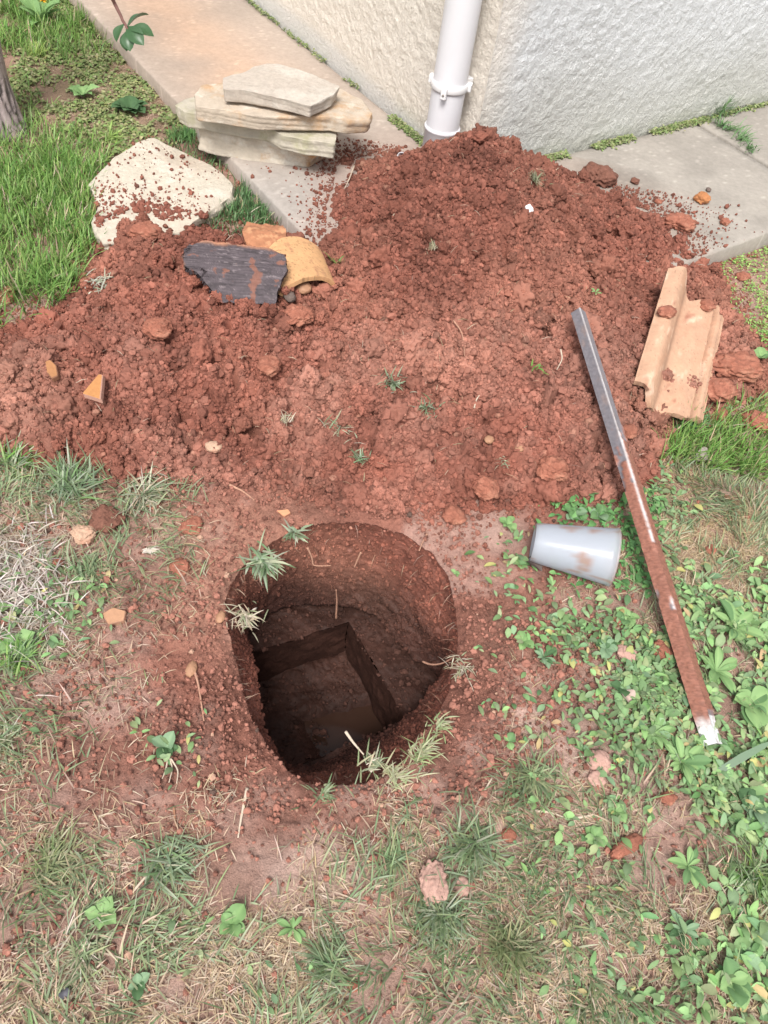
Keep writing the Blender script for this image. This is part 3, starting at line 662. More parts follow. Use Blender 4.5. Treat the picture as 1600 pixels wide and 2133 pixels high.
dp = empty('downpipe', (pc[0], pc[1], .0)); tag(dp, 'white plastic rainwater downpipe fixed to the left wall beside the house corner', 'downpipe')
V, q = lathe(pc, [(.054, .20), (.054, 2.9)]); child(mk('pipe', V, q, mat=M_pvc), dp)
V, q = lathe(pc, [(.0565, -.02), (.0565, .196), (.0595, .199), (.0600, .203), (.0585, .208), (.0545, .209)]); child(mk('socket', V, q, mat=M_pvc), dp)
zc = .338
V, q = lathe(pc, [(.0545, zc+.011), (.0585, zc+.012), (.0605, zc+.009), (.0605, zc-.009), (.0585, zc-.012), (.0545, zc-.011)])
clip = child(mk('clip', V, q, mat=M_pvc2), dp)
def boxmesh(c, ax, ay, az):
    c = np.asarray(c, float); V = np.array([c+sx*ax+sy*ay+sz*az for sx in (-1, 1) for sy in (-1, 1) for sz in (-1, 1)])
    return V, [(0, 1, 3, 2), (4, 6, 7, 5), (0, 4, 5, 1), (2, 3, 7, 6), (0, 2, 6, 4), (1, 5, 7, 3)]
def bev(o, w, seg=2):
    m = o.modifiers.new('bevel', 'BEVEL'); m.width = w; m.segments = seg; m.limit_method = 'ANGLE'; return o
def v2(a, z=0): return np.array([a[0], a[1], z])
fr = (nL*.62+nR*.5); fr /= np.linalg.norm(fr); sd_ = np.array([-fr[1], fr[0]])
V, q = boxmesh([*(pc+fr*.066), zc-.006], v2(sd_)*.009, v2(fr)*.010, np.array([0, 0, .017])); child(bev(mk('clip_lug', V, q, mat=M_pvc2, smooth_=False), .003), dp)
V, q, t = tube([v2(pc+fr*.072, zc-.008), v2(pc+fr*.0785, zc-.008)], .0035, 10); child(mk('screw', V, q, t, mat=mat('screw_metal', (.25, .22, .2), .5)), dp)
for sg in (-1, 1):
    V, q = boxmesh([*(pc+sd_*sg*.062-fr*.012), zc], v2(sd_)*.008, v2(fr)*.013, np.array([0, 0, .012])); child(bev(mk('clip_lug', V, q, mat=M_pvc2, smooth_=False), .003), dp)
V, q = boxmesh([*(pc-nL*.062), zc], v2(dL)*.016, v2(nL)*.02, np.array([0, 0, .014])); child(bev(mk('bracket', V, q, mat=M_pvc2, smooth_=False), .003), dp)

# ------------------------------------------------------------------ stone slabs
M_st = {}
M_st['top'] = mat('grey_limestone', (.43, .375, .32), .85, var=.2, vscale=60, bump=.9, bscale=70, bdist=.004, hues=[((.52, .48, .42), 9, .5, .7), ((.34, .28, .23), 30, .6, .75)])
M_st['ochre'] = mat('ochre_limestone', (.47, .395, .315), .85, var=.18, vscale=25, bump=.8, bscale=60, bdist=.006, hues=[((.44, .28, .16), 11, .5, .7), ((.60, .55, .47), 16, .55, .7)])
M_st['moss'] = mat('mossy_limestone', (.43, .39, .32), .88, var=.18, vscale=25, bump=.8, bscale=60, bdist=.005, hues=[((.34, .325, .20), 9, .52, .72), ((.55, .50, .42), 16, .55, .7)])
M_st['low'] = mat('cream_limestone', (.50, .44, .36), .85, var=.2, vscale=22, bump=.9, bscale=50, bdist=.008, hues=[((.44, .26, .13), 8, .55, .68), ((.60, .56, .49), 13, .5, .65)])
M_st['pale'] = mat('pale_limestone', (.52, .465, .38), .88, var=.16, vscale=70, bump=.9, bscale=60, bdist=.008, hues=[((.50, .40, .31), 6, .5, .7), ((.62, .57, .49), 12, .5, .7)])
def stone_slab(name, top, ztop, thick, m, label, group=None, bot=None, seed=1, dome=0.0, tilt=None, rough=.006, lay=3):
    P = np.array([G(a, b, ztop)[:2] for a, b in top]); P = resamp(P, 150)
    P = P+.004*np.stack([fbm(P[:, 0], P[:, 1], 35, seed, 3), fbm(P[:, 0], P[:, 1], 35, seed+3, 3)], 1)
    if bot is not None: Q = resamp(np.array([G(a, b, ztop-thick)[:2] for a, b in bot]), 600)
    c = P.mean(0); rings = []
    def zt(x, y): return ztop+(rough*1.6*fbm(x, y, 8, seed+7, 4))+.0035*fbm(x, y, 45, seed+9, 3)
    for f, in [(v,) for v in (.02, .2, .4, .58, .72, .84, .92, .965, .99)]:
        R2 = c+(P-c)*f; z = zt(R2[:, 0], R2[:, 1])+dome*(1-f*f); rings.append(np.c_[R2, z])
    ns = 14; ang = np.arange(150)/150*2*math.pi
    per = np.r_[0, np.cumsum(np.hypot(*np.diff(P, axis=0).T))]
    for k in range(ns+1):
        t = k/ns
        off = -.003*(1-math.sin(min(t*6, 1)*math.pi/2))
        strat = .9*rough*(np.array(fbm(per*0+seed, np.full(150, t*thick*1.0)+per*.05, 90, seed+11, 3)))*2+rough*1.3*fbm(per, np.full(150, t*.6*thick), 22, seed+13, 4)*2
        u = (P-c)/np.linalg.norm(P-c, axis=1)[:, None]
        if bot is not None:
            B = Q; a1 = np.arctan2(P[:, 1]-c[1], P[:, 0]-c[0]); a2 = np.arctan2(Q[:, 1]-c[1], Q[:, 0]-c[0]); o = np.argsort(a2)
            rr = np.interp(a1, np.r_[a2[o]-2*math.pi, a2[o], a2[o]+2*math.pi], np.tile(np.hypot(Q[o, 0]-c[0], Q[o, 1]-c[1]), 3))
            Pb = c+u*rr[:, None]
        else: Pb = P-u*.006
        W = P*(1-t)+Pb*t+u*(off+strat)[:, None]*min(1, t*5+.15)
        rings.append(np.c_[W, zt(P[:, 0], P[:, 1])*(1-t)+t*(ztop-thick+.004*fbm(per, per*0, 14, seed+15, 2))])
    R2 = c+(P-c)*.5; rings.append(np.c_[R2, np.full(150, ztop-thick+.002)])
    A = np.array(rings); n = len(rings)
    if tilt is not None: A[..., 2] += (A[..., 0]-c[0])*tilt[0]+(A[..., 1]-c[1])*tilt[1]
    V = A.reshape(-1, 3); i = np.arange(n-1)[:, None]*150; j = np.arange(150)[None]; j2 = (j+1) % 150
    q = np.stack([i+j, i+j2, i+150+j2, i+150+j], -1).reshape(-1, 4); k = len(V); V = np.vstack([V, [A[0, :, 0].mean(), A[0, :, 1].mean(), A[0, :, 2].mean()]])
    t = [(k, (a+1) % 150, a) for a in range(150)]
    o = mk(name, V, q, t, mat=m, loc=(c[0], c[1], ztop-thick)); return tag(o, label, 'stone slab', group)
GS = 'stone slabs stacked at the edge of the path'
stone_slab('stone_slab', [(416, 262), (455, 271), (527, 284), (599, 300), (645, 311), (671, 316), (690, 290), (655, 250), (560, 225), (470, 215), (425, 232)], .135, .075, M_st['low'],
           'thick cream stone slab at the bottom of the stack on the path', GS, seed=21, rough=.009, bot=[(414, 312), (430, 320), (501, 334), (584, 343), (643, 351), (674, 330), (690, 295), (655, 262), (560, 240), (470, 230), (412, 262)])
stone_slab('stone_slab', [(364, 219), (383, 232), (426, 238), (484, 251), (558, 265), (590, 281), (639, 290), (699, 299), (703, 265), (690, 240), (600, 205), (520, 190), (440, 195), (386, 207)], .192, .05, M_st['moss'],
           'thin greenish stone slab, second from the bottom, jutting out left of the stack', GS, seed=31, rough=.006)
stone_slab('stone_slab', [(406, 196), (420, 176), (455, 173), (520, 160), (600, 160), (680, 172), (754, 205), (776, 236), (768, 248), (722, 250), (691, 243), (665, 243), (593, 242), (524, 240), (501, 234), (455, 226), (408, 221)], .248, .045, M_st['ochre'],
           'long stone slab with an orange front edge, second from the top of the stack', GS, seed=41, rough=.006)
stone_slab('stone_slab', [(464, 162), (497, 153), (512, 150), (527, 139), (556, 132), (579, 133), (619, 144), (656, 157), (708, 179), (695, 196), (648, 220), (599, 207), (541, 195), (501, 187), (464, 185)], .298, .038, M_st['top'],
           'smooth greyish pink stone slab lying topmost on the stack', GS, seed=51, rough=.004)
stone_slab('stone_slab', [(185, 385), (200, 365), (240, 330), (285, 300), (320, 288), (370, 308), (410, 330), (460, 360), (486, 385), (480, 410), (440, 440), (380, 480), (300, 500), (215, 505), (190, 470), (205, 430)], .040, .06, M_st['pale'],
           'broad pale cream stone slab lying in the grass left of the path, sprinkled with soil', None, seed=61, rough=.012, dome=.008)

# ------------------------------------------------------------------ shells: roof tile, curved tile pieces, chips
def patch(name, c4, f, nu, nv, thick, m, label=None, cat=None, edge=None, seed=5, parent=None, rough=.001, colf=None, keepf=None):
    """curved plate over four corner points (TL, TR, BR, BL); f(u,v) lifts it along its normal"""
    c4 = np.array(c4, float); u = np.linspace(0, 1, nu)[None, :, None]; v = np.linspace(0, 1, nv)[:, None, None]
    if edge is not None:
        du0, du1, dv0, dv1 = edge(np.linspace(0, 1, nu)[None, :]+0*np.linspace(0, 1, nv)[:, None], np.linspace(0, 1, nv)[:, None]+0*np.linspace(0, 1, nu)[None, :])
        uu = (u[..., 0]*(1-du0-du1)+du0); vv = (v[..., 0]*(1-dv0-dv1)+dv0); uu = uu[..., None]+0*v; vv = vv[..., None]+0*u
    else: uu = u+0*v; vv = v+0*u
    P = c4[0]*(1-uu)*(1-vv)+c4[1]*uu*(1-vv)+c4[2]*uu*vv+c4[3]*(1-uu)*vv
    N = np.cross(c4[1]-c4[0]+c4[2]-c4[3], c4[0]-c4[3]+c4[1]-c4[2]); N /= np.linalg.norm(N)
    if N[2] < 0: N = -N
    U = uu[..., 0]; W = vv[..., 0]
    h = f(U, W)
    nz = rough*3*fbm(U*nu/8, W*nv/8, 1.0, seed, 4)
    T = P+N*(h+nz)[..., None]
    # surface normals for thickness
    du = np.gradient(T, axis=1); dv = np.gradient(T, axis=0); nn = np.cross(du, dv); nn /= np.linalg.norm(nn, axis=2)[..., None]+1e-9
    if (nn@N).mean() < 0: nn = -nn
    B = T-nn*thick
    n = nu*nv; V = np.vstack([T.reshape(-1, 3), B.reshape(-1, 3)])
    q = gridfaces(nv, nu); q2 = q[:, ::-1]+n
    per = np.r_[np.arange(nu), np.arange(1, nv)*nu+nu-1, (nv-1)*nu+np.arange(nu-2, -1, -1), np.arange(nv-2, 0, -1)*nu]
    pn = np.roll(per, -1); sq = np.stack([per, per+n, pn+n, pn], 1)
    Q = np.vstack([q, q2, sq]); cc = None
    if colf is not None:
        c = colf(U, W); cc = np.vstack([c.reshape(-1, 3), c.reshape(-1, 3)*.85])
    loc = V.mean(0); o = mk(name, V, Q, mat=m, parent=parent, col=cc, loc=loc)
    mod = o.modifiers.new('edge', 'EDGE_SPLIT'); mod.split_angle = math.radians(50)
    return tag(o, label, cat)
M_terra = mat('old_terracotta', attr=True, rough=.85, var=.14, vscale=90, bump=.55, bscale=300, bdist=.0015)
def tilecol(U, W):
    n = fbm(U*3, W*6, 2.2, 701, 4)[..., None]; c = np.array([.47, .285, .19])*(1+.3*n)
    k = np.clip(smooth(.05, .22, fbm(U*4, W*7, 2, 703, 4)), 0, 1)[..., None]; c = c*(1-.35*k)+np.array([.50, .27, .17])*.35*k
    l = smooth(.1, .3, fbm(U*4, W*5, 2.4, 705, 3))[..., None]; c = c*(1-.5*l)+np.array([.72, .53, .40])*.5*l
    sp = (vn(U*95, W*150, 707) > .93)[..., None]; c = np.where(sp, c*.62, c)
    gr = (np.exp(-((U-.84)/.012)**2)+np.exp(-((U-.93)/.012)**2)+.9*np.exp(-((U-.345)/.03)**2))[..., None]; c = c*(1-.22*np.clip(gr, 0, 1))  # roll foot and rib grooves darkened, their shade put into the tile colour
    mud = .8*smooth(.22, .45, fbm(U*3+4, W*5, 2.6, 709, 3)+.2*np.exp(-((U-.25)**2/.03+(W-.27)**2/.006)))[..., None]; c = c*(1-mud)+np.array([.27, .10, .065])*mud
    return np.clip(c, 0, 1)
def tilef(U, W):
    roll = .040*np.sqrt(np.clip(1-((U-.16)/.23)**2, 0, 1)); roll = np.where(U < .16, np.maximum(roll, .03), roll)
    roll = .040*(.5+.5*np.cos(math.pi*np.clip((U-.15)/.29, -.5, 1))); h = roll+.010*smooth(.46, .60, U)
    h = h-.006*np.exp(-((U-.835)/.016)**2)+.004*smooth(.86, .875, U)*smooth(.955, .945, U)-.005*smooth(.965, .98, U)
    h = h+0
    return h+.0015*fbm(U, W, 9, 711, 3)
def tileedge(U, W):
    a = .025*fbm(U, W*0, 9, 713, 3)
    dv0 = .02+a+.17*smooth(.20, .48, U)+.08*smooth(.86, .9, U); dv1 = .02+.03*fbm(U, U*0, 11, 715, 3)+.13*smooth(.30, .0, U)-.03*U
    return 0*U, 0*U, dv0, dv1
TL = G(1384, 562, .165); TR = G(1520, 596, .085); BR = G(1462, 876, .030); BL = G(1296, 850, .075)
patch('roof_tile', [TL, TR, BR, BL], tilef, 110, 130, .014, M_terra, 'ribbed terracotta roof tile with one rounded roll, resting on the right flank of the heap', 'roof tile', tileedge, 17, colf=tilecol)

M_black = mat('charred_crust', attr=True, rough=.7, bump=.7, bscale=190, bdist=.003, spec=.35, var=.3, vscale=60)
def blackcol(U, W):
    g = fbm(U*1.2+W*.15, W*16, 5, 731, 4)[..., None]; c = np.array([.075, .060, .066])*(1+1.5*g)
    l = smooth(.16, .3, fbm(U*2, W*22, 4, 733, 3))[..., None]; c = c*(1-l*.5)+np.array([.26, .215, .22])*.5*l
    e = (smooth(.10, .0, W+.12*fbm(U*6, W, 2, 735, 3))+smooth(.05, .0, U+.06*fbm(W*5, U, 2, 736, 3)))[..., None]; e = np.clip(e, 0, 1); c = c*(1-e)+np.array([.36, .17, .10])*e
    m = smooth(.17, .24, fbm(U*5, W*4, 2.4, 737, 4)+.30*np.exp(-((U-.70)/.028)**2)*smooth(.35, .5, W))[..., None]; c = c*(1-m*.85)+np.array([.20, .085, .058])*m*.85
    return np.clip(c, 0.01, 1)
def blackf(U, W): return .052*np.sqrt(np.clip(1-((W-.35)/.72)**2, 0, 1))-.002*np.abs(fbm(U*1.2, W*16, 5, 741, 3))*4
def bedge(U, W):
    dv1 = .02+.42*smooth(.42, .0, U)+.05*fbm(U*9, U*0, 1.2, 743, 3); dv0 = .02+.04*fbm(U*9+4, U*0, 1.2, 744, 2)+.10*np.clip(.08-U, 0, 1)/.08
    du1 = .02+.10*np.abs(W-.35)+.04*fbm(W*8, W*0, 1.1, 745, 2); du0 = .02+.03*fbm(W*8+3, W*0, 1.1, 746, 2)
    dv0 = dv0+.16*smooth(.22, .0, U)+.10*smooth(.78, 1.0, U); du0 = du0+.06*(1-np.sqrt(np.clip(1-(2*W-.8)**2, 0, 1)))
    return du0, du1, dv0, dv1
patch('tile_fragment', [G(386, 518, .135), G(614, 543, .165), G(594, 650, .105), G(388, 640, .085)], blackf, 120, 60, .013, M_black,
      'blackened curved tile fragment with a fibrous dark crust half sunk in the soil', 'tile fragment', bedge, 27, colf=blackcol)
def orcol(U, W):
    n = fbm(U*3, W*3, 3, 751, 4)[..., None]; c = np.array([.55, .315, .155])*(1+.22*n)
    sp = (vn(U*60, W*45, 753) > .82)[..., None]*smooth(.9, .2, U)[..., None]; c = np.where(sp, c*.6, c)
    m = .8*smooth(.12, .4, fbm(U*4, W*3, 2.2, 755, 3)+.35*smooth(.55, 1.0, W)*smooth(.8, .2, U)-.05)[..., None]; c = c*(1-m)+np.array([.28, .12, .075])*m
    return np.clip(c, 0, 1)
def arch(hh): return lambda U, W: hh*np.sqrt(np.clip(1-((U-.5)/.52)**2, 0, 1))*(1-.25*(1-W))
def oredge(U, W):
    return .02+.03*fbm(W*5, W*0, 1, 757, 2), .03*fbm(W*5+3, W*0, 1, 758, 2)+.03, .25*(np.abs(U-.5)*2)**2+.04*fbm(U*6, U*0, 1, 759, 2), .02+.02*fbm(U*7, U*0, 1, 760, 2)
patch('tile_fragment', [G(530, 535, .10), G(662, 512, .09), G(700, 610, .088), G(578, 632, .10)], arch(.062), 70, 50, .012, M_terra,
      'bright orange arched piece of roof tile bridging a dark hollow in the soil', 'tile fragment', oredge, 37, colf=orcol)
def brcol(U, W):
    n = fbm(U*4, W*4, 3, 761, 4)[..., None]; c = np.array([.36, .16, .085])*(1+.5*n)
    l = smooth(.05, .2, fbm(U*4, W*5, 2, 763, 3))[..., None]; return np.clip(c*(1-.6*l)+np.array([.55, .30, .16])*.6*l, 0, 1)
def bredge(U, W):
    return .10+.25*np.abs(W-.3)+.08*fbm(W*6, W*0, 1, 765, 2), .03+.15*smooth(.5, 0, W)*0+.06*fbm(W*5, W*0, 1, 766, 2), .05*fbm(U*7, U*0, 1, 767, 2)+.03, .04+.08*fbm(U*6, U*0, 1, 768, 2)
patch('tile_fragment', [G(500, 462, .10), G(592, 470, .09), G(606, 528, .11), G(484, 530, .10)], lambda U, W: .018*np.sin(W*3.0)+.014*fbm(U*3, W*3, 2, 769, 3), 60, 40, .010, M_terra,
      'rough brown broken tile piece caked in soil behind the orange arched one', 'tile fragment', bredge, 47, colf=brcol)
def shard(name, pts, zs, thick, color, side, label, cat='tile shard', seed=1):
    """flat broken chip with a polygonal outline and its own thickness"""
    P = np.array([G(a, b, z) for (a, b), z in zip(pts, zs)]); n = len(P); c = P.mean(0)
    N = np.cross(P[1]-P[0], P[2]-P[0]); N /= np.linalg.norm(N); N = N if N[2] > 0 else -N
    Bt = P-N*thick+(P-c)*.05
    V = np.vstack([P, Bt]); me = bpy.data.meshes.new(name)
    fc = [tuple(range(n)), tuple(range(2*n-1, n-1, -1))]+[(i, n+i, n+(i+1) % n, (i+1) % n) for i in range(n)]
    me.from_pydata([tuple(p-c) for p in V], [], fc); me.update()
    me.materials.append(mat(name+'_face', color, .75, var=.15, vscale=80, bump=.3, bscale=200, bdist=.001)); me.materials.append(mat(name+'_edge', side, .85, var=.15, vscale=80))
    for k, f in enumerate(me.polygons): f.material_index = 0 if k == 0 else 1
    o = bpy.data.objects.new(name, me); o.location = tuple(c); link(o); bev(o, thick*.12, 1); return tag(o, label, cat)
z0 = float(at(195, 810)[2])
shard('tile_shard', [(171, 818), (205, 778), (214, 780), (209, 830)], [z0+.012, z0+.022, z0+.024, z0+.020], .016, (.43, .20, .075), (.46, .26, .20), 'small triangular ochre tile shard with a pinkish broken edge on the left of the heap', seed=2)
z0 = float(at(108, 765)[2])
shard('tile_shard', [(94, 752), (104, 748), (117, 760), (121, 782), (108, 788), (98, 776)], [z0+.024, z0+.026, z0+.022, z0+.014, z0+.013, z0+.018], .016, (.34, .16, .07), (.25, .12, .07), 'dull brown tile shard half buried near the left edge of the heap', seed=3)
z0 = float(at(588, 1068)[2])
shard('tile_shard', [(576, 1063), (600, 1060), (606, 1068), (592, 1076)], [z0+.008, z0+.010, z0+.008, z0+.005], .008, (.50, .24, .13), (.42, .2, .12), 'thin orange tile sliver lying just above the far rim of the pit', seed=4)
z0 = float(at(235, 1280)[2])
shard('tile_shard', [(212, 1278), (235, 1264), (262, 1272), (258, 1292), (226, 1300)], [z0+.010, z0+.012, z0+.012, z0+.009, z0+.008], .012, (.40, .22, .13), (.36, .2, .13), 'flat brownish tile chip left of the pit beside the dry grass', seed=5)
z0 = float(at(1103, 436)[2])
shard('white_chip', [(1095, 428), (1104, 424), (1111, 433), (1112, 444), (1103, 447), (1097, 441)], [z0+.020, z0+.022, z0+.018, z0+.014, z0+.014, z0+.018], .007, (.82, .80, .80), (.7, .66, .62), 'small bright white chip on the upper face of the heap', 'chip', seed=6)
# short end of white pipe sticking out of the soil
p0 = at(839, 328, .004); ax = np.array([-.50, -.80, .42]); ax /= np.linalg.norm(ax)
t = np.linspace(0, 2*math.pi, 28, endpoint=False); A = np.cross(ax, [0, 0, 1]); A /= np.linalg.norm(A); B = np.cross(ax, A)
prof = [(-.07, .016), (.012, .016), (.012, .0138), (-.07, .0138)]
V = np.array([p0+ax*l+r*(math.cos(a)*A+math.sin(a)*B) for l, r in prof for a in t]); i = (np.arange(4)[:, None]*28); j = np.arange(28)[None]; i2 = (i+28) % 112
q = np.stack([i+j, i+(j+1) % 28, i2+(j+1) % 28, i2+j], -1).reshape(-1, 4)
o = tag(mk('pipe_offcut', V, q, mat=M_pvc, loc=p0), 'short white plastic pipe end poking out of the soil left of the downpipe', 'pipe'); o.modifiers.new('e', 'EDGE_SPLIT')

# ------------------------------------------------------------------ angle bar
def barcol(P, s):
    n = fbm(P[:, 0]*0+s*1.0, P[:, 1]*0+(P[:, 2]-P[:, 0])*2, 14, 801, 4); n2 = fbm(P[:, 0], P[:, 1], 38, 803, 4)
    c = np.tile(np.array([.235, .215, .235]), (len(P), 1))*(1+.35*n2[:, None])
    return c, n, n2
A0 = G(1208, 640, .215); A1 = G(1493, 1548, .030); AX = A1-A0; LB = np.linalg.norm(AX); AX /= LB
SD = np.cross(AX, [0, 0, 1.0]); SD /= np.linalg.norm(SD); UPV = np.cross(SD, AX)
if SD[0] < 0: SD = -SD
if UPV[2] < 0: UPV = -UPV
NL = 400; sA = np.linspace(0, 1, NL)
# cross-section: ridge up, two flanges falling to each side; outer and inner face
lf, rt = -math.radians(128), -math.radians(38)
wl = .027; wr = .027; tk = .0042
def sec(o):
    d1 = np.array([math.cos(lf), math.sin(lf)]); d2 = np.array([math.cos(rt), math.sin(rt)])
    return o
d1 = np.array([math.cos(lf), math.sin(lf)]); d2 = np.array([math.cos(rt), math.sin(rt)]); n1_ = np.array([d1[1], -d1[0]]); n2_ = np.array([-d2[1], d2[0]])
if n1_[1] < 0: n1_ = -n1_
if n2_[1] < 0: n2_ = -n2_
outer = [d1*wl*(1-k/6) for k in range(6)]+[np.array([0, 0.0])]+[d2*wr*(k/6) for k in range(1, 7)]
inner = [d2*wr-n2_*tk, (d1+d2)*tk*1.0, d1*wl-n1_*tk]
Sx = np.array(outer+inner); ns_ = len(Sx)
rng2 = np.random.default_rng(5)
V = []; Cc = []
for k, s in enumerate(sA):
    c0 = A0+AX*LB*s
    for m, p in enumerate(Sx):
        d = 0.0; u = m/12.0 if m <= 12 else -1
        mudv = 0.0
        if m <= 12:
            side = 1 if m > 6 else -1
            nn = 1.5*float(fbm(np.array([s*30+side*3.3]), np.array([m*.35]), 1.0, 811, 4)[0])
            thr = .75-1.6*smooth(.25, .55, np.array(s)) if side > 0 else .85-1.5*smooth(.32, .62, np.array(s))
            if m == 6: thr = 1.0-1.7*smooth(.5, .7, np.array(s))
            clean = (.22*math.exp(-((s-.72)/.06)**2) if side < 0 else .08*math.exp(-((s-.5)/.08)**2))
            mudv = float(smooth(-.1, .12, nn+.28-thr*.9-clean*3)) if True else 0
            if s > .94: mudv *= float(smooth(.99, .94, np.array(s)+.03*nn+.025*(side > 0)))
            d = mudv*(.0025+.006*abs(float(fbm(np.array([s*120]), np.array([m*.8]), 1.0, 813, 3)[0])))
        nrm_ = n1_ if m < 6 else (n2_ if 6 < m <= 12 else np.array([0, 1.0]))
        q2 = p+nrm_*d
        V.append(c0+SD*q2[0]+UPV*q2[1])
        g = .8+.5*rng2.random()
        base_ = np.array([.155, .145, .16])*(1.0 if m < 6 else 1.25)*(.85+.3*vn(np.array([s*200.]), np.array([m*1.]), 5)[0])
        if m == 6: base_ = np.array([.52, .50, .50])
        if s > .95 and m <= 12: base_ = np.array([.66, .655, .66])*(.8+.3*rng2.random())
        rust = float(smooth(.05, .3, fbm(np.array([s*30]), np.array([m*.5]), 1.0, 817, 3)[0:1])[0]); base_ = base_*(1-.3*rust)+np.array([.30, .19, .14])*.3*rust
        Cc.append(base_*(1-mudv)+np.array([.25, .105, .072])*g*mudv)
V = np.array(V); Cc = np.array(Cc)
i = np.arange(NL-1)[:, None]*ns_; j = np.arange(ns_)[None]; j2 = (j+1) % ns_
q = np.stack([i+j, i+j2, i+ns_+j2, i+ns_+j], -1).reshape(-1, 4)
M_bar = mat('weathered_steel', attr=True, rough=.55, var=.2, vscale=120, bump=.4, bscale=260, bdist=.0012, spec=.5)
cap = [(0, 5*0+6, 13+1, 15)] if False else []
o = tag(mk('angle_bar', V, q, mat=M_bar, col=Cc, loc=A0), 'long steel angle bar smeared with red mud, leaning from the heap to the weeds', 'metal bar')
m_ = o.modifiers.new('e', 'EDGE_SPLIT'); m_.split_angle = math.radians(60)

# ------------------------------------------------------------------ plastic cup lying on its side
cb = G(1110, 1129, .052); cr = G(1279, 1161, .066); cax = cr-cb; LC = np.linalg.norm(cax); cax /= LC
A = np.cross(cax, [0, 0, 1]); A /= np.linalg.norm(A); B = np.cross(A, cax)
rb_, rr_ = .042, .0625
prof = [(0.004, .0, 1), (0.003, rb_*.9, 1), (.0, rb_*.94, 1), (.001, rb_*.985, 1), (.006, rb_, 1)]+[(LC*k/12, rb_+(rr_-rb_)*k/12, 1) for k in range(1, 12)]+[(LC-.006, rr_-.0008, 1), (LC-.005, rr_+.0008, 1), (LC, rr_+.001, 1), (LC, rr_-.0012, 0)]+[(LC*k/12, rb_+(rr_-rb_)*k/12-.0014, 0) for k in range(11, 0, -1)]+[(.007, rb_*.95-.001, 0), (.006, 0.0, 0)]
t = np.linspace(0, 2*math.pi, 72, endpoint=False)
V = np.array([cb+cax*l+r*(math.cos(a)*A+math.sin(a)*B) for l, r, _ in prof for a in t]); n = len(prof)
i = np.arange(n-1)[:, None]*72; j = np.arange(72)[None]; q = np.stack([i+j, i+(j+1) % 72, i+72+(j+1) % 72, i+72+j], -1).reshape(-1, 4)
dcm = C_-cb+np.array([-.1, -.55, -.35]); ACAM = math.atan2(dcm@B, dcm@A)
cc = []
for l, r, oo in prof:
    for a in t:
        u = l/LC; dn = float(fbm(np.array([u*5]), np.array([a*1.6]), 1.0, 831, 4)[0])
        facing = math.exp(-((((a-ACAM+math.pi) % (2*math.pi))-math.pi)/.5)**2)
        k = float(smooth(.10, .22, np.array(dn+.30*math.exp(-((u-.66)/.2)**2)*facing-.06)))+.7*float(smooth(.965, 1.0, np.array(u+.03*dn)))
        k = min(k, 1); cc.append(np.array([.58, .61, .66])*(1-k*.8)+np.array([.50, .27, .17])*k*.8)
M_cup = bpy.data.materials.new('frosted_plastic'); M_cup.use_nodes = True; tt = M_cup.node_tree; b = tt.nodes['Principled BSDF']
at_ = tt.nodes.new('ShaderNodeAttribute'); at_.attribute_name = 'Col'; tt.links.new(at_.outputs['Color'], b.inputs['Base Color'])
b.inputs['Roughness'].default_value = .22; b.inputs['Specular IOR Level'].default_value = .6; b.inputs['Transmission Weight'].default_value = .0
tl = tt.nodes.new('ShaderNodeBsdfTranslucent'); tl.inputs[0].default_value = (.8, .82, .88, 1); tp = tt.nodes.new('ShaderNodeBsdfTransparent'); tp.inputs[0].default_value = (.85, .88, .92, 1)
m1 = tt.nodes.new('ShaderNodeMixShader'); m1.inputs[0].default_value = .35; m2 = tt.nodes.new('ShaderNodeMixShader'); m2.inputs[0].default_value = .38
tt.links.new(b.outputs[0], m1.inputs[1]); tt.links.new(tl.outputs[0], m1.inputs[2]); tt.links.new(m1.outputs[0], m2.inputs[1]); tt.links.new(tp.outputs[0], m2.inputs[2]); tt.links.new(m2.outputs[0], tt.nodes['Material Output'].inputs[0])
tag(mk('plastic_cup', V, q, mat=M_cup, col=np.array(cc), loc=cb), 'large translucent frosted plastic cup with mud stains lying on its side right of the pit', 'cup')
print('things ok')

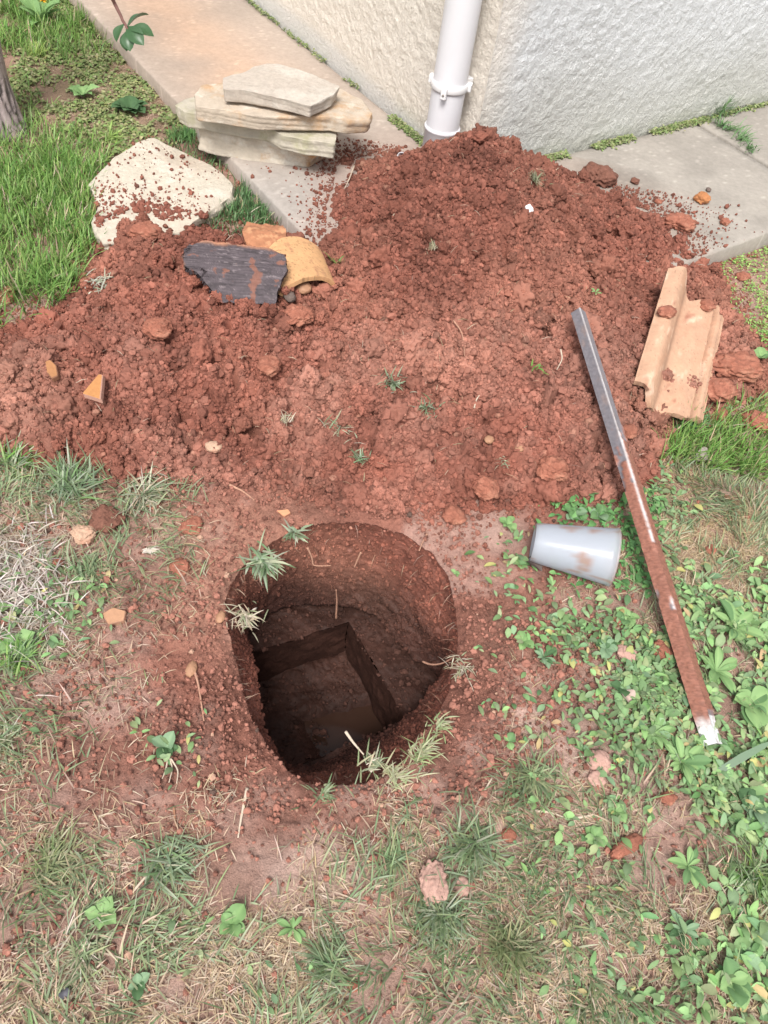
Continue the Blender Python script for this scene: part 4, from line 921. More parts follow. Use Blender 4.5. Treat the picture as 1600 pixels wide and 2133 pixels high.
# ------------------------------------------------------------------ plants
def blades(name, P, az, ln, lean, wd, col, label=None, kind='stuff', parent=None, flat=False, curl=1.0, loc=None, cat=None, group=None):
    """grass blades: strips of three quads that rise and bend over"""
    n = len(P); P = np.asarray(P, float); t = np.array([0, .35, .7, 1.0]); w = np.array([.8, 1.0, .72, .06])
    if flat: t = np.array([0, .5, 1.0]); w = np.array([.8, 1.0, .2])
    c = np.cos(az); s = np.sin(az); a0 = lean*.55; V = []; Cc = []
    xh = np.zeros(n); zh = np.zeros(n); pt = 0; tw = rng.uniform(-.9, .9, n)
    for k, tk_ in enumerate(t):
        if k: 
            ang = a0+(lean-a0)*1.5*curl*tk_; ang = np.minimum(ang, 1.75 if curl <= 1 else 2.9); d = (tk_-pt)*ln; xh = xh+np.sin(ang)*d; zh = zh+np.cos(ang)*d; pt = tk_
        bx = P[:, 0]+xh*c; by = P[:, 1]+xh*s; bz = P[:, 2]+zh
        hx = -np.sin(az+tw*tk_)*wd*w[k]/2; hy = np.cos(az+tw*tk_)*wd*w[k]/2
        V += [np.stack([bx-hx, by-hy, bz], 1), np.stack([bx+hx, by+hy, bz+wd*.25*w[k]], 1)]
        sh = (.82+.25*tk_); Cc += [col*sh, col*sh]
    V = np.stack(V, 1); Cc = np.stack(Cc, 1); i = (np.arange(n)*2*len(t))[:, None]
    q = np.concatenate([i+np.array([2*k, 2*k+1, 2*k+3, 2*k+2]) for k in range(len(t)-1)])
    V = V.reshape(-1, 3)
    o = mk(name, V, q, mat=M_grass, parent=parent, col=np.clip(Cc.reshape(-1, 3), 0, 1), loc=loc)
    return tag(o, label, cat, group, kind)
def leaves(name, P, az, ln, wd, pitch, col, label=None, kind='stuff', loc=None, cat=None, shape=1.0, group=None, simple=False):
    """ovate leaves with a sunken midrib; two by four quads each"""
    n = len(P); t = np.array([0, .22, .5, .78, 1.0]); w = np.array([.10, .72, 1.0, .70, .08])**shape
    if simple: t = np.array([0, .5, 1.0]); w = np.array([.35, 1.0, .3])
    c = np.cos(az); s = np.sin(az); V = []; Cc = []; xh = np.zeros(n); zh = np.zeros(n); pt = 0; roll = rng.uniform(-.4, .4, n)
    for k, tk_ in enumerate(t):
        if k:
            a = pitch-(.9)*(tk_-.35); d = (tk_-pt)*ln; xh = xh+np.cos(a)*d; zh = zh+np.sin(a)*d; pt = tk_
        for sd2 in (-1, 0, 1):
            h = wd*w[k]/2*sd2
            V.append(np.stack([P[:, 0]+xh*c-h*s, P[:, 1]+xh*s+h*c, P[:, 2]+zh+abs(sd2)*wd*w[k]*.14+h*roll], 1)); Cc.append(col*(1.06 if sd2 == 0 else .97))
    V = np.stack(V, 1); Cc = np.stack(Cc, 1); i = (np.arange(n)*3*len(t))[:, None]
    q = np.concatenate([i+np.array([3*k+m, 3*k+m+1, 3*k+m+4, 3*k+m+3]) for k in range(len(t)-1) for m in range(2)])
    o = mk(name, V.reshape(-1, 3), q, mat=M_leaf, col=np.clip(Cc.reshape(-1, 3), 0, 1), loc=loc); return tag(o, label, cat, group, kind)
def pal(n, cols, jit=.22):
    cols = np.array(cols); c = cols[rng.integers(0, len(cols), n)]; c2 = cols[rng.integers(0, len(cols), n)]; k = rng.random((n, 1)); c = c*k+c2*(1-k)
    return np.clip(c*(1+jit*(rng.random((n, 1))*2-1))*(1+.06*(rng.random((n, 3))*2-1)), .01, 1)
GREEN = [(.13, .27, .055), (.19, .36, .08), (.10, .21, .05), (.26, .40, .12)]
DULL = [(.21, .29, .15), (.17, .25, .12), (.28, .33, .17), (.25, .29, .16), (.15, .21, .11)]
STRAW = [(.54, .42, .31), (.46, .35, .24), (.60, .49, .38), (.36, .25, .17), (.50, .40, .24)]
WEED = [(.17, .30, .11), (.22, .36, .15), (.13, .24, .10), (.26, .40, .17), (.19, .30, .16)]
def field(n, mp, dens, xr=(-2.1, 1.9), yr=(-.05, 4.6), clump=12, seed=1, cb=.55, off=0.0):
    x = rng.uniform(*xr, n); y = rng.uniform(*yr, n); px, py = PX(x, y, 0)
    v = samp(mp, px+22*fbm(x, y, 8, seed+3, 2), py+22*fbm(x, y, 8, seed+5, 2)); cl = np.clip(cb+3.2*fbm(x, y, clump, seed, 3), 0, 1.8)
    out = (px < -60) | (px > 1660) | (py < -60) | (py > 2200)
    p = v*cl*dens*np.where(out, .32, 1)
    k = (rng.random(n) < p) & (slabmask(x, y) > .012); x = x[k]; y = y[k]; px = px[k]; py = py[k]
    k = (bil(ZC, x, y) < ground0(x, y)+.004); x = x[k]; y = y[k]
    sd3 = sdf(x, y, RIMW); st3 = sdf(x, y, STONEP); k = (sd3 > .006) & (st3 > -.002); x = x[k]; y = y[k]
    return x, y, ground0(x, y)+off
STONEP = np.array([G(a, b, .04)[:2] for a, b in [(185, 385), (200, 365), (240, 330), (285, 300), (320, 288), (370, 308), (410, 330), (460, 360), (486, 385), (480, 410), (440, 440), (380, 480), (300, 500), (215, 505), (190, 470), (205, 430)]])
# long lush lawn, top left and between the stone and the path
x, y, z = field(600000, MG, 1.0, yr=(1.45, 4.6), clump=7, seed=21, cb=.85); n = len(x); px, py = PX(x, y, z)
isL = (px < 700)
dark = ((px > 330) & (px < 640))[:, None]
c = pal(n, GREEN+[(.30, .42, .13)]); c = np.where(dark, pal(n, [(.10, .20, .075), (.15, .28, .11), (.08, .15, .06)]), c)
dry = rng.random(n) < .07; c[dry] = pal(dry.sum(), STRAW)
k = rng.random(n) < np.where(px < 250, .62, .62)
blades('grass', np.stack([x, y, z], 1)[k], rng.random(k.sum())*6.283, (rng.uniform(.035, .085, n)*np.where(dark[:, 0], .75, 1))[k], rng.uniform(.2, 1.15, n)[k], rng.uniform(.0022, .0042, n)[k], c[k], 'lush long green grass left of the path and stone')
# short worn grass around the pit and in front
x, y, z = field(330000, MG, .72, yr=(-.05, 1.45), clump=13, seed=31); n = len(x)
c = pal(n, DULL+[(.22, .32, .14), (.28, .32, .17), (.33, .38, .25), (.30, .36, .22)], .3); dry = rng.random(n) < .14; c[dry] = pal(dry.sum(), STRAW)
flow = 2*math.pi*(vn(x*9, y*9, 55)+.35*(rng.random(n)-.5))
blades('short_grass', np.stack([x, y, z], 1), flow, rng.uniform(.016, .052, n)+.02*rng.random(n)**4, rng.uniform(.7, 1.6, n), rng.uniform(.0014, .0034, n), c, 'short trampled grass growing through the muddy ground in front')
# dry thatch lying flat
x, y, z = field(1100000, MD, .95, yr=(-.05, 3.2), clump=9, seed=41, off=.002); n = len(x)
c = pal(n, STRAW, .3); px, py = PX(x, y, z); wht = np.exp(-((px-60)/110)**2-((py-1230)/150)**2)[:, None]*.7; c = c*(1-wht)+np.array([.56, .50, .45])*wht
yel = np.exp(-((px-1500)/160)**2-((py-1060)/160)**2)[:, None]*.5; c = c*(1-yel)+np.array([.50, .38, .20])*yel
blades('dry_grass', np.stack([x, y, z], 1), rng.random(n)*6.283, rng.uniform(.008, .034, n)*(1+.5*wht[:, 0]), rng.uniform(1.25, 1.62, n), rng.uniform(.0009, .0021, n), c, 'pale dry grass thatch lying flat on the ground', flat=True)
# broad-leaved weeds and clover
x, y, z = field(420000, MW, 1.0, yr=(-.05, 3.6), clump=10, seed=51, off=.003); n = len(x); px, py = PX(x, y, z)
far = (py < 820); ln = np.where(far, rng.uniform(.006, .012, n), rng.uniform(.008, .020, n)+.014*rng.random(n)**3); c = pal(n, WEED+DULL[:3], .3); yl = rng.random(n) < .06; c[yl] = pal(yl.sum(), [(.42, .42, .16), (.40, .30, .16)]); c[far] = pal(far.sum(), [(.26, .43, .11), (.20, .37, .10), (.33, .47, .15)])
rgt = np.clip((px-1350)/250, 0, 1)[:, None]*(py > 1180)[:, None]; c = c*(1+.22*rgt); ln = ln*(1+.35*rgt[:, 0])
clv = (py > 1030) & (py < 1230) & (px < 1370) & (px > 1100); c[clv] = pal(clv.sum(), [(.10, .24, .08), (.13, .29, .10), (.17, .34, .12)])
leaves('ground_weeds', np.stack([x, y, z+rng.uniform(0, .012, n)], 1), rng.random(n)*6.283, ln, ln*rng.uniform(.30, .62, n), rng.uniform(-.1, .85, n), c, 'mat of small broad-leaved weeds on the right')
x, y, z = field(200000, MW, .8, yr=(1.4, 3.6), clump=10, seed=57, off=.003); k = x > 0; x, y, z = x[k], y[k], z[k]; n = len(x); ln = rng.uniform(.005, .011, n)
leaves('clover', np.stack([x, y, z+rng.uniform(0, .012, n)], 1), rng.random(n)*6.283, ln, ln*rng.uniform(.6, .95, n), rng.uniform(-.1, .6, n), pal(n, [(.26, .43, .11), (.20, .37, .10), (.33, .47, .15)]), 'bright green clover beside the right path slab', simple=True)
# olive creeping cover, top left
x, y, z = field(230000, MM, 1.0, xr=(-2.3, -.6), yr=(1.9, 4.8), clump=16, seed=61, off=.002); n = len(x)
c = pal(n, [(.22, .25, .10), (.28, .29, .13), (.16, .22, .08), (.20, .30, .10), (.34, .32, .18)]); ln = rng.uniform(.008, .019, n)
leaves('creeping_plants', np.stack([x, y, z+rng.uniform(0, .010, n)], 1), rng.random(n)*6.283, ln, ln*rng.uniform(.5, .9, n), rng.uniform(-.2, .6, n), c, 'olive green creeping ground cover between the tree trunk and the path', simple=True)
# moss along the foot of both walls
P = []; 
def strip(d, nn, a, b, n, wd, dens):
    u = rng.uniform(a, b, n); k = vn(u*13, u*0, 71)*1.0+.3*vn(u*40, u*0, 72) > 1-dens; u = u[k]; o = np.abs(rng.normal(0, wd, len(u)))+.004
    q = CORN+d*u[:, None]+nn*o[:, None]; return np.stack([q[:, 0], q[:, 1], SZ+.002+rng.uniform(0, .010, len(u))*np.clip(1-o/.05, .2, 1)], 1)
P = np.vstack([strip(dL, nL, .10, .52, 1800, .013, .62), strip(dR, nR, .30, 1.25, 3800, .014, .55), strip(dL, nL, .5, 1.7, 900, .008, .35), strip(dR, nR, 1.2, 2.0, 1200, .012, .4)]); n = len(P)
ln = rng.uniform(.006, .013, n); leaves('moss', P, rng.random(n)*6.283, ln, ln*.75, rng.uniform(-.2, .8, n), pal(n, [(.22, .29, .10), (.15, .22, .08), (.28, .33, .14), (.34, .33, .2)]), 'small green weeds rooted in the gap along the foot of the walls', simple=True)

n = 420; a_ = rng.normal(0, 1, (n, 2)); pp = [(30+52*u, 1215+62*v) for u, v in a_]; Pq = np.array([G(u, v, .006) for u, v in pp]); Pq[:, 2] = ground0(Pq[:, 0], Pq[:, 1])+rng.uniform(.001, .014, n)
blades('bleached_stalks', Pq, rng.random(n)*6.283, rng.uniform(.02, .065, n), rng.uniform(1.1, 1.6, n), rng.uniform(.0014, .0034, n), pal(n, [(.62, .55, .50), (.52, .45, .40), (.68, .62, .57), (.42, .36, .31)]), 'tangle of bleached whitish dead stalks at the left edge')
n = 26; p = at(300, 1148, .006); blades('straw_bundle', np.tile(p, (n, 1))+rng.normal(0, .002, (n, 3)), rng.normal(0.1, .22, n), rng.uniform(.022, .036, n), rng.uniform(1.35, 1.55, n), rng.uniform(.002, .0032, n), pal(n, [(.66, .60, .52), (.58, .50, .42)]), 'little fan of whitish straw between the brown rock and the pit', None, loc=p, cat='straw')
# single tufts
def tuft(px_, py_, n, lnpx, lo, hi, wpx, cols, label, spread=12, group=None, dz=.006, azr=None, name='grass_tuft', pos=None):
    p = at(px_, py_) if pos is None else np.array(pos); sc = depth(p)/FPX
    r = np.abs(rng.normal(0, spread*sc, n)); a = rng.random(n)*6.283
    Q = np.stack([p[0]+r*np.cos(a), p[1]+r*np.sin(a)*1.1, np.full(n, p[2]+dz-.002)], 1)
    c0 = rng.random()*6.283 if azr is None else azr
    az = np.where(rng.random(n) < .45, rng.random(n)*6.283, c0+rng.normal(0, .75, n))
    return blades(name, Q, az, rng.uniform(.25, 1.1, n)*lnpx*sc, (lo+(hi+.2-lo)*rng.random(n)**.6), rng.uniform(.5, 1.0, n)*wpx*sc, pal(n, cols), label, None, loc=p, cat='grass tuft', group=group)
SILV = [(.30, .36, .25), (.20, .28, .16), (.40, .42, .31), (.15, .22, .11)]
DRYT = [(.40, .38, .27), (.52, .43, .32), (.45, .38, .26), (.33, .36, .22), (.58, .52, .42)]
T = [
 (820, 802, 60, 34, .3, 1.4, 3.6, SILV, 'rooted grass tuft with silvery blades in the middle of the heap, upper of the two'),
 (888, 852, 45, 30, .4, 1.4, 3.4, SILV, 'grey green grass tuft in the middle of the heap, just right below the silvery one'),
 (708, 892, 50, 32, .4, 1.4, 3.2, DRYT+SILV, 'half dry pale grass tuft on the front of the heap, above the pit'),
 (752, 960, 26, 34, .3, 1.3, 3.6, SILV, 'thin upright grass tuft low on the heap, nearest above the pit'),
 (205, 592, 45, 36, .5, 1.5, 3.4, [(.50, .50, .42), (.34, .38, .26), (.58, .54, .46)], 'whitish bleached grass tuft on the left shoulder of the heap'),
 (1115, 378, 50, 30, .7, 1.5, 2.6, [(.13, .15, .08), (.20, .21, .12), (.30, .28, .2)], 'dark matted grass tuft near the top of the heap'),
 (903, 522, 18, 24, .3, 1.2, 2.6, DRYT, 'tiny dry grass tuft high on the middle of the heap'),
 (706, 552, 16, 24, .2, 1.0, 3.4, GREEN, 'small bright green grass tuft between the orange tile and the heap'),
 (1050, 968, 18, 24, .4, 1.3, 2.8, DRYT+SILV, 'sparse yellowish grass tuft at the lower right foot of the heap'),
 (598, 880, 20, 26, .5, 1.5, 2.8, DRYT, 'straggly straw tuft in the groove between left and right parts of the heap'),
 (1115, 768, 9, 20, .3, 1.2, 5.0, GREEN, 'small green seedling on the heap left of the metal bar'),
 (28, 965, 80, 62, .3, 1.3, 4.2, SILV+GREEN, 'green grass tuft at the left edge of the photo below the heap'),
 (150, 1020, 130, 78, .4, 1.35, 4.4, SILV+[(.20, .33, .13)], 'large spreading grass tuft below the left part of the heap'),
 (300, 1035, 130, 66, .5, 1.45, 4.0, SILV+DRYT, 'pale spreading grass tuft between the large left tuft and the pit'),
 (40, 1375, 120, 62, .4, 1.4, 4.2, GREEN+DULL, 'dense dark green grass tuft at the left edge beside bare mud'),
 (185, 1200, 70, 44, .5, 1.5, 3.4, DULL, 'low grass tuft under the pale brown rock on the left'),
 (8, 1540, 70, 60, .5, 1.4, 3.8, DULL+DRYT, 'half dry grass tuft cut by the left edge, level with the bottom of the pit'),
 (612, 1112, 22, 40, .9, 1.6, 6.0, SILV, 'short grass tuft hanging over the back left rim of the pit'),
 (545, 1172, 60, 62, .9, 1.7, 7.0, SILV+[(.36, .42, .28)], 'broad bladed silvery grass tuft hanging over the left rim of the pit'),
 (512, 1285, 60, 40, .8, 1.8, 3.6, DRYT, 'dry rooty grass tuft on the left wall of the pit'),
 (770, 1596, 30, 46, .5, 1.5, 4.6, DULL+DRYT, 'sparse grass tuft leaning over the near rim of the pit'),
 (872, 1572, 60, 48, .6, 1.55, 4.0, [(.26, .34, .15), (.34, .38, .20), (.42, .40, .26)], 'yellow green grass tuft on the near right rim of the pit'),
 (912, 1515, 34, 38, .6, 1.55, 3.8, [(.26, .34, .15), (.34, .38, .20), (.42, .40, .26)], 'light grass tuft on the right rim of the pit, next to the yellow green one'),
 (820, 1622, 50, 46, .7, 1.55, 4.0, [(.34, .38, .20), (.42, .40, .26)], 'bleached flattened grass tuft below the near right rim of the pit'),
 (962, 1392, 40, 34, .8, 1.6, 3.0, DRYT, 'dry fibrous tuft at the right rim of the pit'),
 (672, 1655, 26, 36, .7, 1.5, 4.6, DULL, 'small grass tuft just below the near rim of the pit'),
 (1110, 1622, 110, 66, .7, 1.5, 4.2, DULL+[(.30, .33, .18)], 'fanned out grass tuft on bare mud right of the pit'),
 (985, 1765, 150, 78, .6, 1.5, 5.0, DULL+SILV, 'big grass tuft with long blades in the lower middle'),
 (915, 1905, 150, 76, .5, 1.4, 4.6, DULL+SILV, 'dense dark grass tuft below the two flat pebbles'),
 (820, 1790, 60, 70, .7, 1.5, 4.8, DULL, 'loose grass tuft with crossing blades left of the two flat pebbles'),
 (1060, 1975, 150, 74, .6, 1.45, 4.6, [(.15, .20, .09), (.22, .25, .12), (.30, .28, .16)], 'thick olive grass tuft near the bottom right of the middle'),
 (350, 1800, 120, 76, .8, 1.55, 4.8, DULL+SILV, 'wide flattened grass tuft below the uprooted weed'),
 (110, 1800, 120, 70, .7, 1.5, 4.2, [(.24, .26, .13), (.36, .34, .2), (.18, .24, .1)], 'brownish green grass tuft in the lower left'),
 (180, 1990, 110, 66, .7, 1.5, 4.2, DULL+DRYT, 'mixed dry and green grass tuft near the bottom left corner'),
 (690, 2010, 110, 66, .7, 1.5, 4.4, DULL+SILV, 'grass tuft with green blades at the bottom centre'),
 (1575, 1830, 90, 80, .5, 1.4, 4.6, GREEN+DULL, 'long green grass tuft at the lower right edge'),
 (1490, 232, 90, 44, .1, 1.0, 2.6, [(.14, .26, .10), (.22, .34, .16), (.10, .18, .08)], 'upright grass tuft growing against the right wall above the slab joint'),
 (388, 292, 130, 36, .2, 1.1, 2.6, [(.09, .20, .06), (.14, .28, .09)], 'dark green grass tuft between the pale stone and the stack'),
 (228, 292, 80, 34, .3, 1.2, 2.6, [(.28, .42, .10), (.36, .46, .16)], 'yellow green grass tuft above the pale stone'),
 (1432, 885, 120, 54, .2, 1.1, 3.6, [(.12, .25, .10), (.17, .32, .14), (.09, .17, .07)], 'dark green grass tuft just below the roof tile'),
 (80, 118, 60, 34, .3, 1.1, 2.8, [(.34, .44, .12), (.26, .38, .10)], 'lime green grass tuft below the dandelion'),
]
AZT = {(1110, 1622): -1.6, (985, 1765): -1.9, (915, 1905): -1.5, (1060, 1975): -1.4, (150, 1020): 2.2, (300, 1035): -.3, (545, 1172): -.9, (612, 1112): -.7, (512, 1285): -.8, (1432, 885): 1.2, (350, 1800): -.4, (872, 1572): .6, (820, 1622): .2}
for t_ in T:
    big_ = t_[2] >= 70 and t_[1] > 900
    t2 = list(t_); t2[2] = int(t_[2]*(1.7 if big_ else 1.25))
    tuft(*t2, spread=(10 if t_[2] < 30 else 16 if t_[2] < 70 else 30 if big_ else 20), azr=AZT.get((t_[0], t_[1])))
for (a, b, n_) in [(1515, 272, 60), (1540, 292, 60), (1560, 312, 50), (1502, 262, 50)]:
    tuft(a, b, n_, 30, .3, 1.3, 2.4, [(.12, .24, .09), (.18, .31, .13)], {1502: 'fine grass in the slab joint nearest the wall', 1515: 'fine grass in the slab joint, second clump from the wall', 1540: 'fine grass in the slab joint, third clump from the wall', 1560: 'fine grass in the slab joint, clump farthest from the wall'}[a], spread=12, group='grass in the joint of the path slabs')
# one broad blade, bottom right
p = at(1492, 1612); p2 = at(1605, 1552); d = p2-p
blades('single_grass', np.array([p+[0, 0, .012]]), np.array([math.atan2(d[1], d[0])]), np.array([np.hypot(d[0], d[1])]), np.array([1.5]), np.array([.014]), np.array([[.20, .29, .19]]), 'single broad grey green grass blade lying right of the lower end of the metal bar', None, loc=p, cat='grass blade')

# rosettes: each leaf its own part
def leafmesh(name, kind_):
    t = np.linspace(0, 1, 8)
    if kind_ == 'ovate': w_ = .40*np.sin(np.pi*np.clip(t, 0, 1)**1.25)**.75; w_[0] = .03
    elif kind_ == 'long': w_ = .17*np.sin(np.pi*t**1.5)**.7; w_[0] = .03; w_[1] = max(w_[1], .045)
    else: w_ = .30*np.sin(np.pi*t**1.3)**.7*(1+.28*np.cos(t*34)); w_[0] = .03
    w_[-1] = .01
    V = []; Cc = []
    for k, tt_ in enumerate(t):
        z_ = .16*math.sin(tt_*2.6)-.06*tt_
        for s_ in (-1, -.5, 0, .5, 1): V.append((tt_, s_*w_[k], z_+abs(s_)*w_[k]*.28)); Cc.append((1.25, 1.2, 1.2) if s_ == 0 else (1, 1, 1))
    q = [(5*k+m, 5*k+m+1, 5*k+m+6, 5*k+m+5) for k in range(7) for m in range(4)]
    return np.array(V), np.array(q), np.array(Cc)
LM = {}
def getleaf(k, ci, colr):
    if (k, ci) not in LM:
        V, q, c = leafmesh(k, k); o = mk('leaf', V, q, mat=M_leaf, col=np.clip(c*np.array(colr), 0, 1)); LM[(k, ci)] = o.data; bpy.data.objects.remove(o)
    return LM[(k, ci)]
WC = [(.18, .31, .12), (.23, .37, .15), (.13, .24, .10), (.20, .31, .18), (.07, .14, .06)]
def rosette(px_, py_, size, nl, kind_, ci, label, group=None, pitch=.35, name='weed', roots=False):
    p = at(px_, py_, .004); sc = depth(p)/FPX; nl = int(nl*1.4); e = empty(name, tuple(p)); tag(e, label, 'weed', group)
    a0 = rng.random()*6.28
    for k in range(nl):
        o = bpy.data.objects.new('leaf', getleaf(kind_, (ci+(k % 3 == 0)) % 5 if ci < 4 else ci, WC[(ci+(k % 3 == 0)) % 5 if ci < 4 else ci])); COL.objects.link(o); o.parent = e
        s_ = size*sc*rng.uniform(.45, 1.0); o.scale = (s_, s_*rng.uniform(.85, 1.15), s_)
        o.rotation_euler = (rng.uniform(-.25, .25), -rng.uniform(pitch*.3, pitch*1.4), a0+k*2.4+rng.uniform(-.3, .3)); o.location = (0, 0, rng.uniform(0, .004))
    return e
Rs = [
 (215, 1908, 42, 9, 'lobed', 1, 'bright lettuce green weed in the lower left grass'),
 (482, 1925, 46, 7, 'ovate', 0, 'weed with four broad pale leaves near the bottom, left of centre'),
 (287, 2052, 34, 4, 'ovate', 3, 'tiny heart leaved weed near the bottom left'),
 (610, 1935, 40, 7, 'long', 0, 'narrow leaved green weed near the bottom, just left of centre'),
 (1432, 1805, 56, 9, 'long', 1, 'round flat weed rosette alone on bare mud in the lower right'),
 (1420, 1940, 54, 10, 'long', 3, 'bluish weed rosette directly below the round flat one'),
 (1520, 2045, 56, 12, 'ovate', 1, 'big leafy weed at the bottom right corner'),
 (1570, 1690, 52, 8, 'ovate', 3, 'round leaved weed at the right edge below the metal bar'),
 (1240, 1748, 36, 8, 'ovate', 0, 'small weed just left of the long red clod'),
 (1282, 1692, 32, 7, 'lobed', 0, 'small serrated weed above the long red clod'),
 (1418, 1590, 62, 12, 'long', 1, 'wide leaved plantain under the lower end of the metal bar'),
 (1360, 1530, 52, 9, 'long', 0, 'plantain with long leaves left of the lower end of the metal bar'),
 (1060, 1546, 30, 3, 'ovate', 1, 'lone weed seedling on bare mud right of the pit'),
 (1304, 1290, 34, 7, 'ovate', 1, 'small round leaved weed left of the middle of the metal bar'),
 (1262, 1352, 34, 7, 'ovate', 3, 'dull green weed among the seedlings right of the pit'),
 (1131, 1371, 38, 8, 'long', 3, 'flat grey green weed nearest the right side of the pit'),
 (1090, 1338, 28, 6, 'ovate', 0, 'small weed just above the flat grey green one'),
 (1056, 1094, 26, 6, 'ovate', 0, 'tiny weed on the pale dry patch left of the cup'),
 (1084, 1178, 26, 6, 'ovate', 1, 'tiny weed touching the base of the cup'),
 (1296, 1437, 30, 6, 'ovate', 3, 'three leaved weed below the round clod beside the bar'),
 (1525, 1310, 70, 11, 'long', 1, 'large light green plantain at the right edge beside the metal bar'),
 (1490, 1400, 60, 10, 'long', 0, 'plantain touching the right side of the metal bar'),
 (1560, 1470, 62, 10, 'ovate', 1, 'leafy weed at the right edge above the broad blade'),
 (950, 1196, 16, 4, 'ovate', 0, 'tiny green seedling on the soil right of the pit rim'),
 (1228, 1028, 22, 5, 'ovate', 2, 'small dark green clover sprig at the foot of the heap'),
 (1250, 1075, 32, 9, 'ovate', 2, 'dark green clover clump above the cup, right half'),
 (1195, 1075, 30, 9, 'ovate', 2, 'dark green clover clump above the cup, left half'),
 (175, 200, 46, 6, 'lobed', 0, 'light green thistle like weed near the top left'),
 (275, 232, 44, 22, 'ovate', 4, 'dark green bushy weed above the pale stone'),
 (1240, 612, 20, 4, 'long', 0, 'thin green sprig on the heap above the metal bar'),
 (1585, 745, 30, 6, 'ovate', 1, 'round leaved clover at the right edge beside the big clod'),
 (35, 1345, 46, 9, 'lobed', 0, 'feathery green weed at the left edge above the dark tuft'),
 (1150, 1222, 26, 5, 'long', 1, 'yellowish weed right under the cup'),
]
for r_ in Rs: rosette(*r_)
# uprooted weed left of the pit
e = rosette(348, 1560, 40, 5, 'ovate', 3, 'uprooted weed with grey green leaves and pale roots left of the pit', name='uprooted_weed', pitch=.5)
def wire(name, pts, r, m, label=None, cat=None, parent=None, dz=.004, taper=True, zs=None, n=18):
    P = np.array([at(a, b, dz) for a, b in pts]) if zs is None else np.array([G(a, b, z) for (a, b), z in zip(pts, zs)])
    u = np.linspace(0, len(P)-1, n); Q = np.stack([np.interp(u, np.arange(len(P)), P[:, k]) for k in range(3)], 1)
    K = np.array([.25, .5, .25]); 
    for _ in range(7): Q[1:-1] = .25*Q[:-2]+.5*Q[1:-1]+.25*Q[2:]
    Q[:, 2] += .0015*fbm(Q[:, 0], Q[:, 1], 60, 5, 2); sc = r*depth(Q[0])/FPX
    V, q, t = tube(Q, sc*(np.linspace(1, .45, n) if taper else 1), 6)
    o = mk(name, V, q, t, mat=m, loc=Q[0]); 
    if parent: child_keep(o, parent)
    return tag(o, label, cat)
def child_keep(o, root): o.parent = root; o.matrix_parent_inverse = Matrix.Translation(-root.location)
M_root = mat('pale_root', (.38, .21, .145), .8, var=.25, vscale=80); M_strw = mat('bleached_straw', (.50, .41, .32), .7, var=.2, vscale=60); M_dkr = mat('brown_root', (.30, .15, .09), .85, var=.25, vscale=80)
for k, pts in enumerate([[(352, 1575), (360, 1600), (352, 1630)], [(356, 1580), (372, 1605), (368, 1632)], [(350, 1580), (345, 1605), (338, 1622)]]): wire('root', pts, 2.2, M_strw, parent=e, dz=.010)
W_ = [
 ([(402, 1388), (414, 1425), (420, 1470), (425, 1502)], 3.0, M_root, 'curved pinkish root lying on the soil left of the pit', 'root'),
 ([(515, 1642), (503, 1700), (496, 1745)], 4.0, M_strw, 'pale tapering straw stalk lying below the pit', 'stalk'),
 ([(720, 1524), (736, 1547), (758, 1572)], 3.6, M_strw, 'white broken straw stalk pointing over the near rim of the pit', 'stalk'),
 ([(1105, 1690), (1125, 1688), (1150, 1693), (1178, 1703)], 3.6, M_strw, 'cream twig on the ground right of the fanned tuft, left piece', 'twig'),
 ([(1195, 1704), (1230, 1700), (1258, 1686), (1270, 1662)], 3.4, M_strw, 'cream twig on the ground right of the fanned tuft, curved right piece', 'twig'),
 ([(478, 1010), (505, 1022), (530, 1042)], 3.0, M_root, 'yellowish root at the lower edge of the heap above the pit', 'root'),
 ([(945, 668), (962, 690), (966, 712), (968, 742)], 1.8, M_root, 'thin wavy root hanging on the middle of the heap', 'root'),
 ([(1010, 610), (1022, 620), (1018, 640), (1005, 652)], 1.8, M_dkr, 'thin curled brown root on the right half of the heap', 'root'),
 ([(1168, 728), (1172, 748), (1160, 770)], 2.0, M_strw, 'short hooked pale root left of the metal bar', 'root'),
 ([(890, 1112), (880, 1130), (873, 1148)], 2.6, M_root, 'short pink root on the back right rim of the pit', 'root'),
 ([(988, 850), (992, 830), (1010, 812), (1022, 800)], 1.8, M_strw, 'forked pale rootlet right of the two central tufts', 'root'),
 ([(1118, 352), (1145, 358), (1165, 366)], 2.0, M_root, 'straight pale root near the top of the heap', 'root'),
 ([(738, 345), (728, 372), (718, 392)], 1.8, M_strw, 'thin straw standing at the left foot of the high heap', 'stalk'),
 ([(362, 1680), (366, 1720), (376, 1745)], 2.6, M_dkr, 'brown stalk below the uprooted weed', 'stalk'),
 ([(1025, 1620), (1008, 1650), (985, 1690), (975, 1715)], 2.2, M_strw, 'long thin straw right of the flat pebbles, slanting down left', 'stalk'),
 ([(275, 1860), (330, 1795), (350, 1780)], 3.2, M_strw, 'wide dry straw lying across the lower left grass', 'stalk'),
 ([(620, 1520), (640, 1470), (628, 1430)], 1.6, M_dkr, None, None),
]
for pts, r, m, lb, ct in W_:
    if lb: wire('root' if ct == 'root' else ct, pts, r, m, lb, ct)
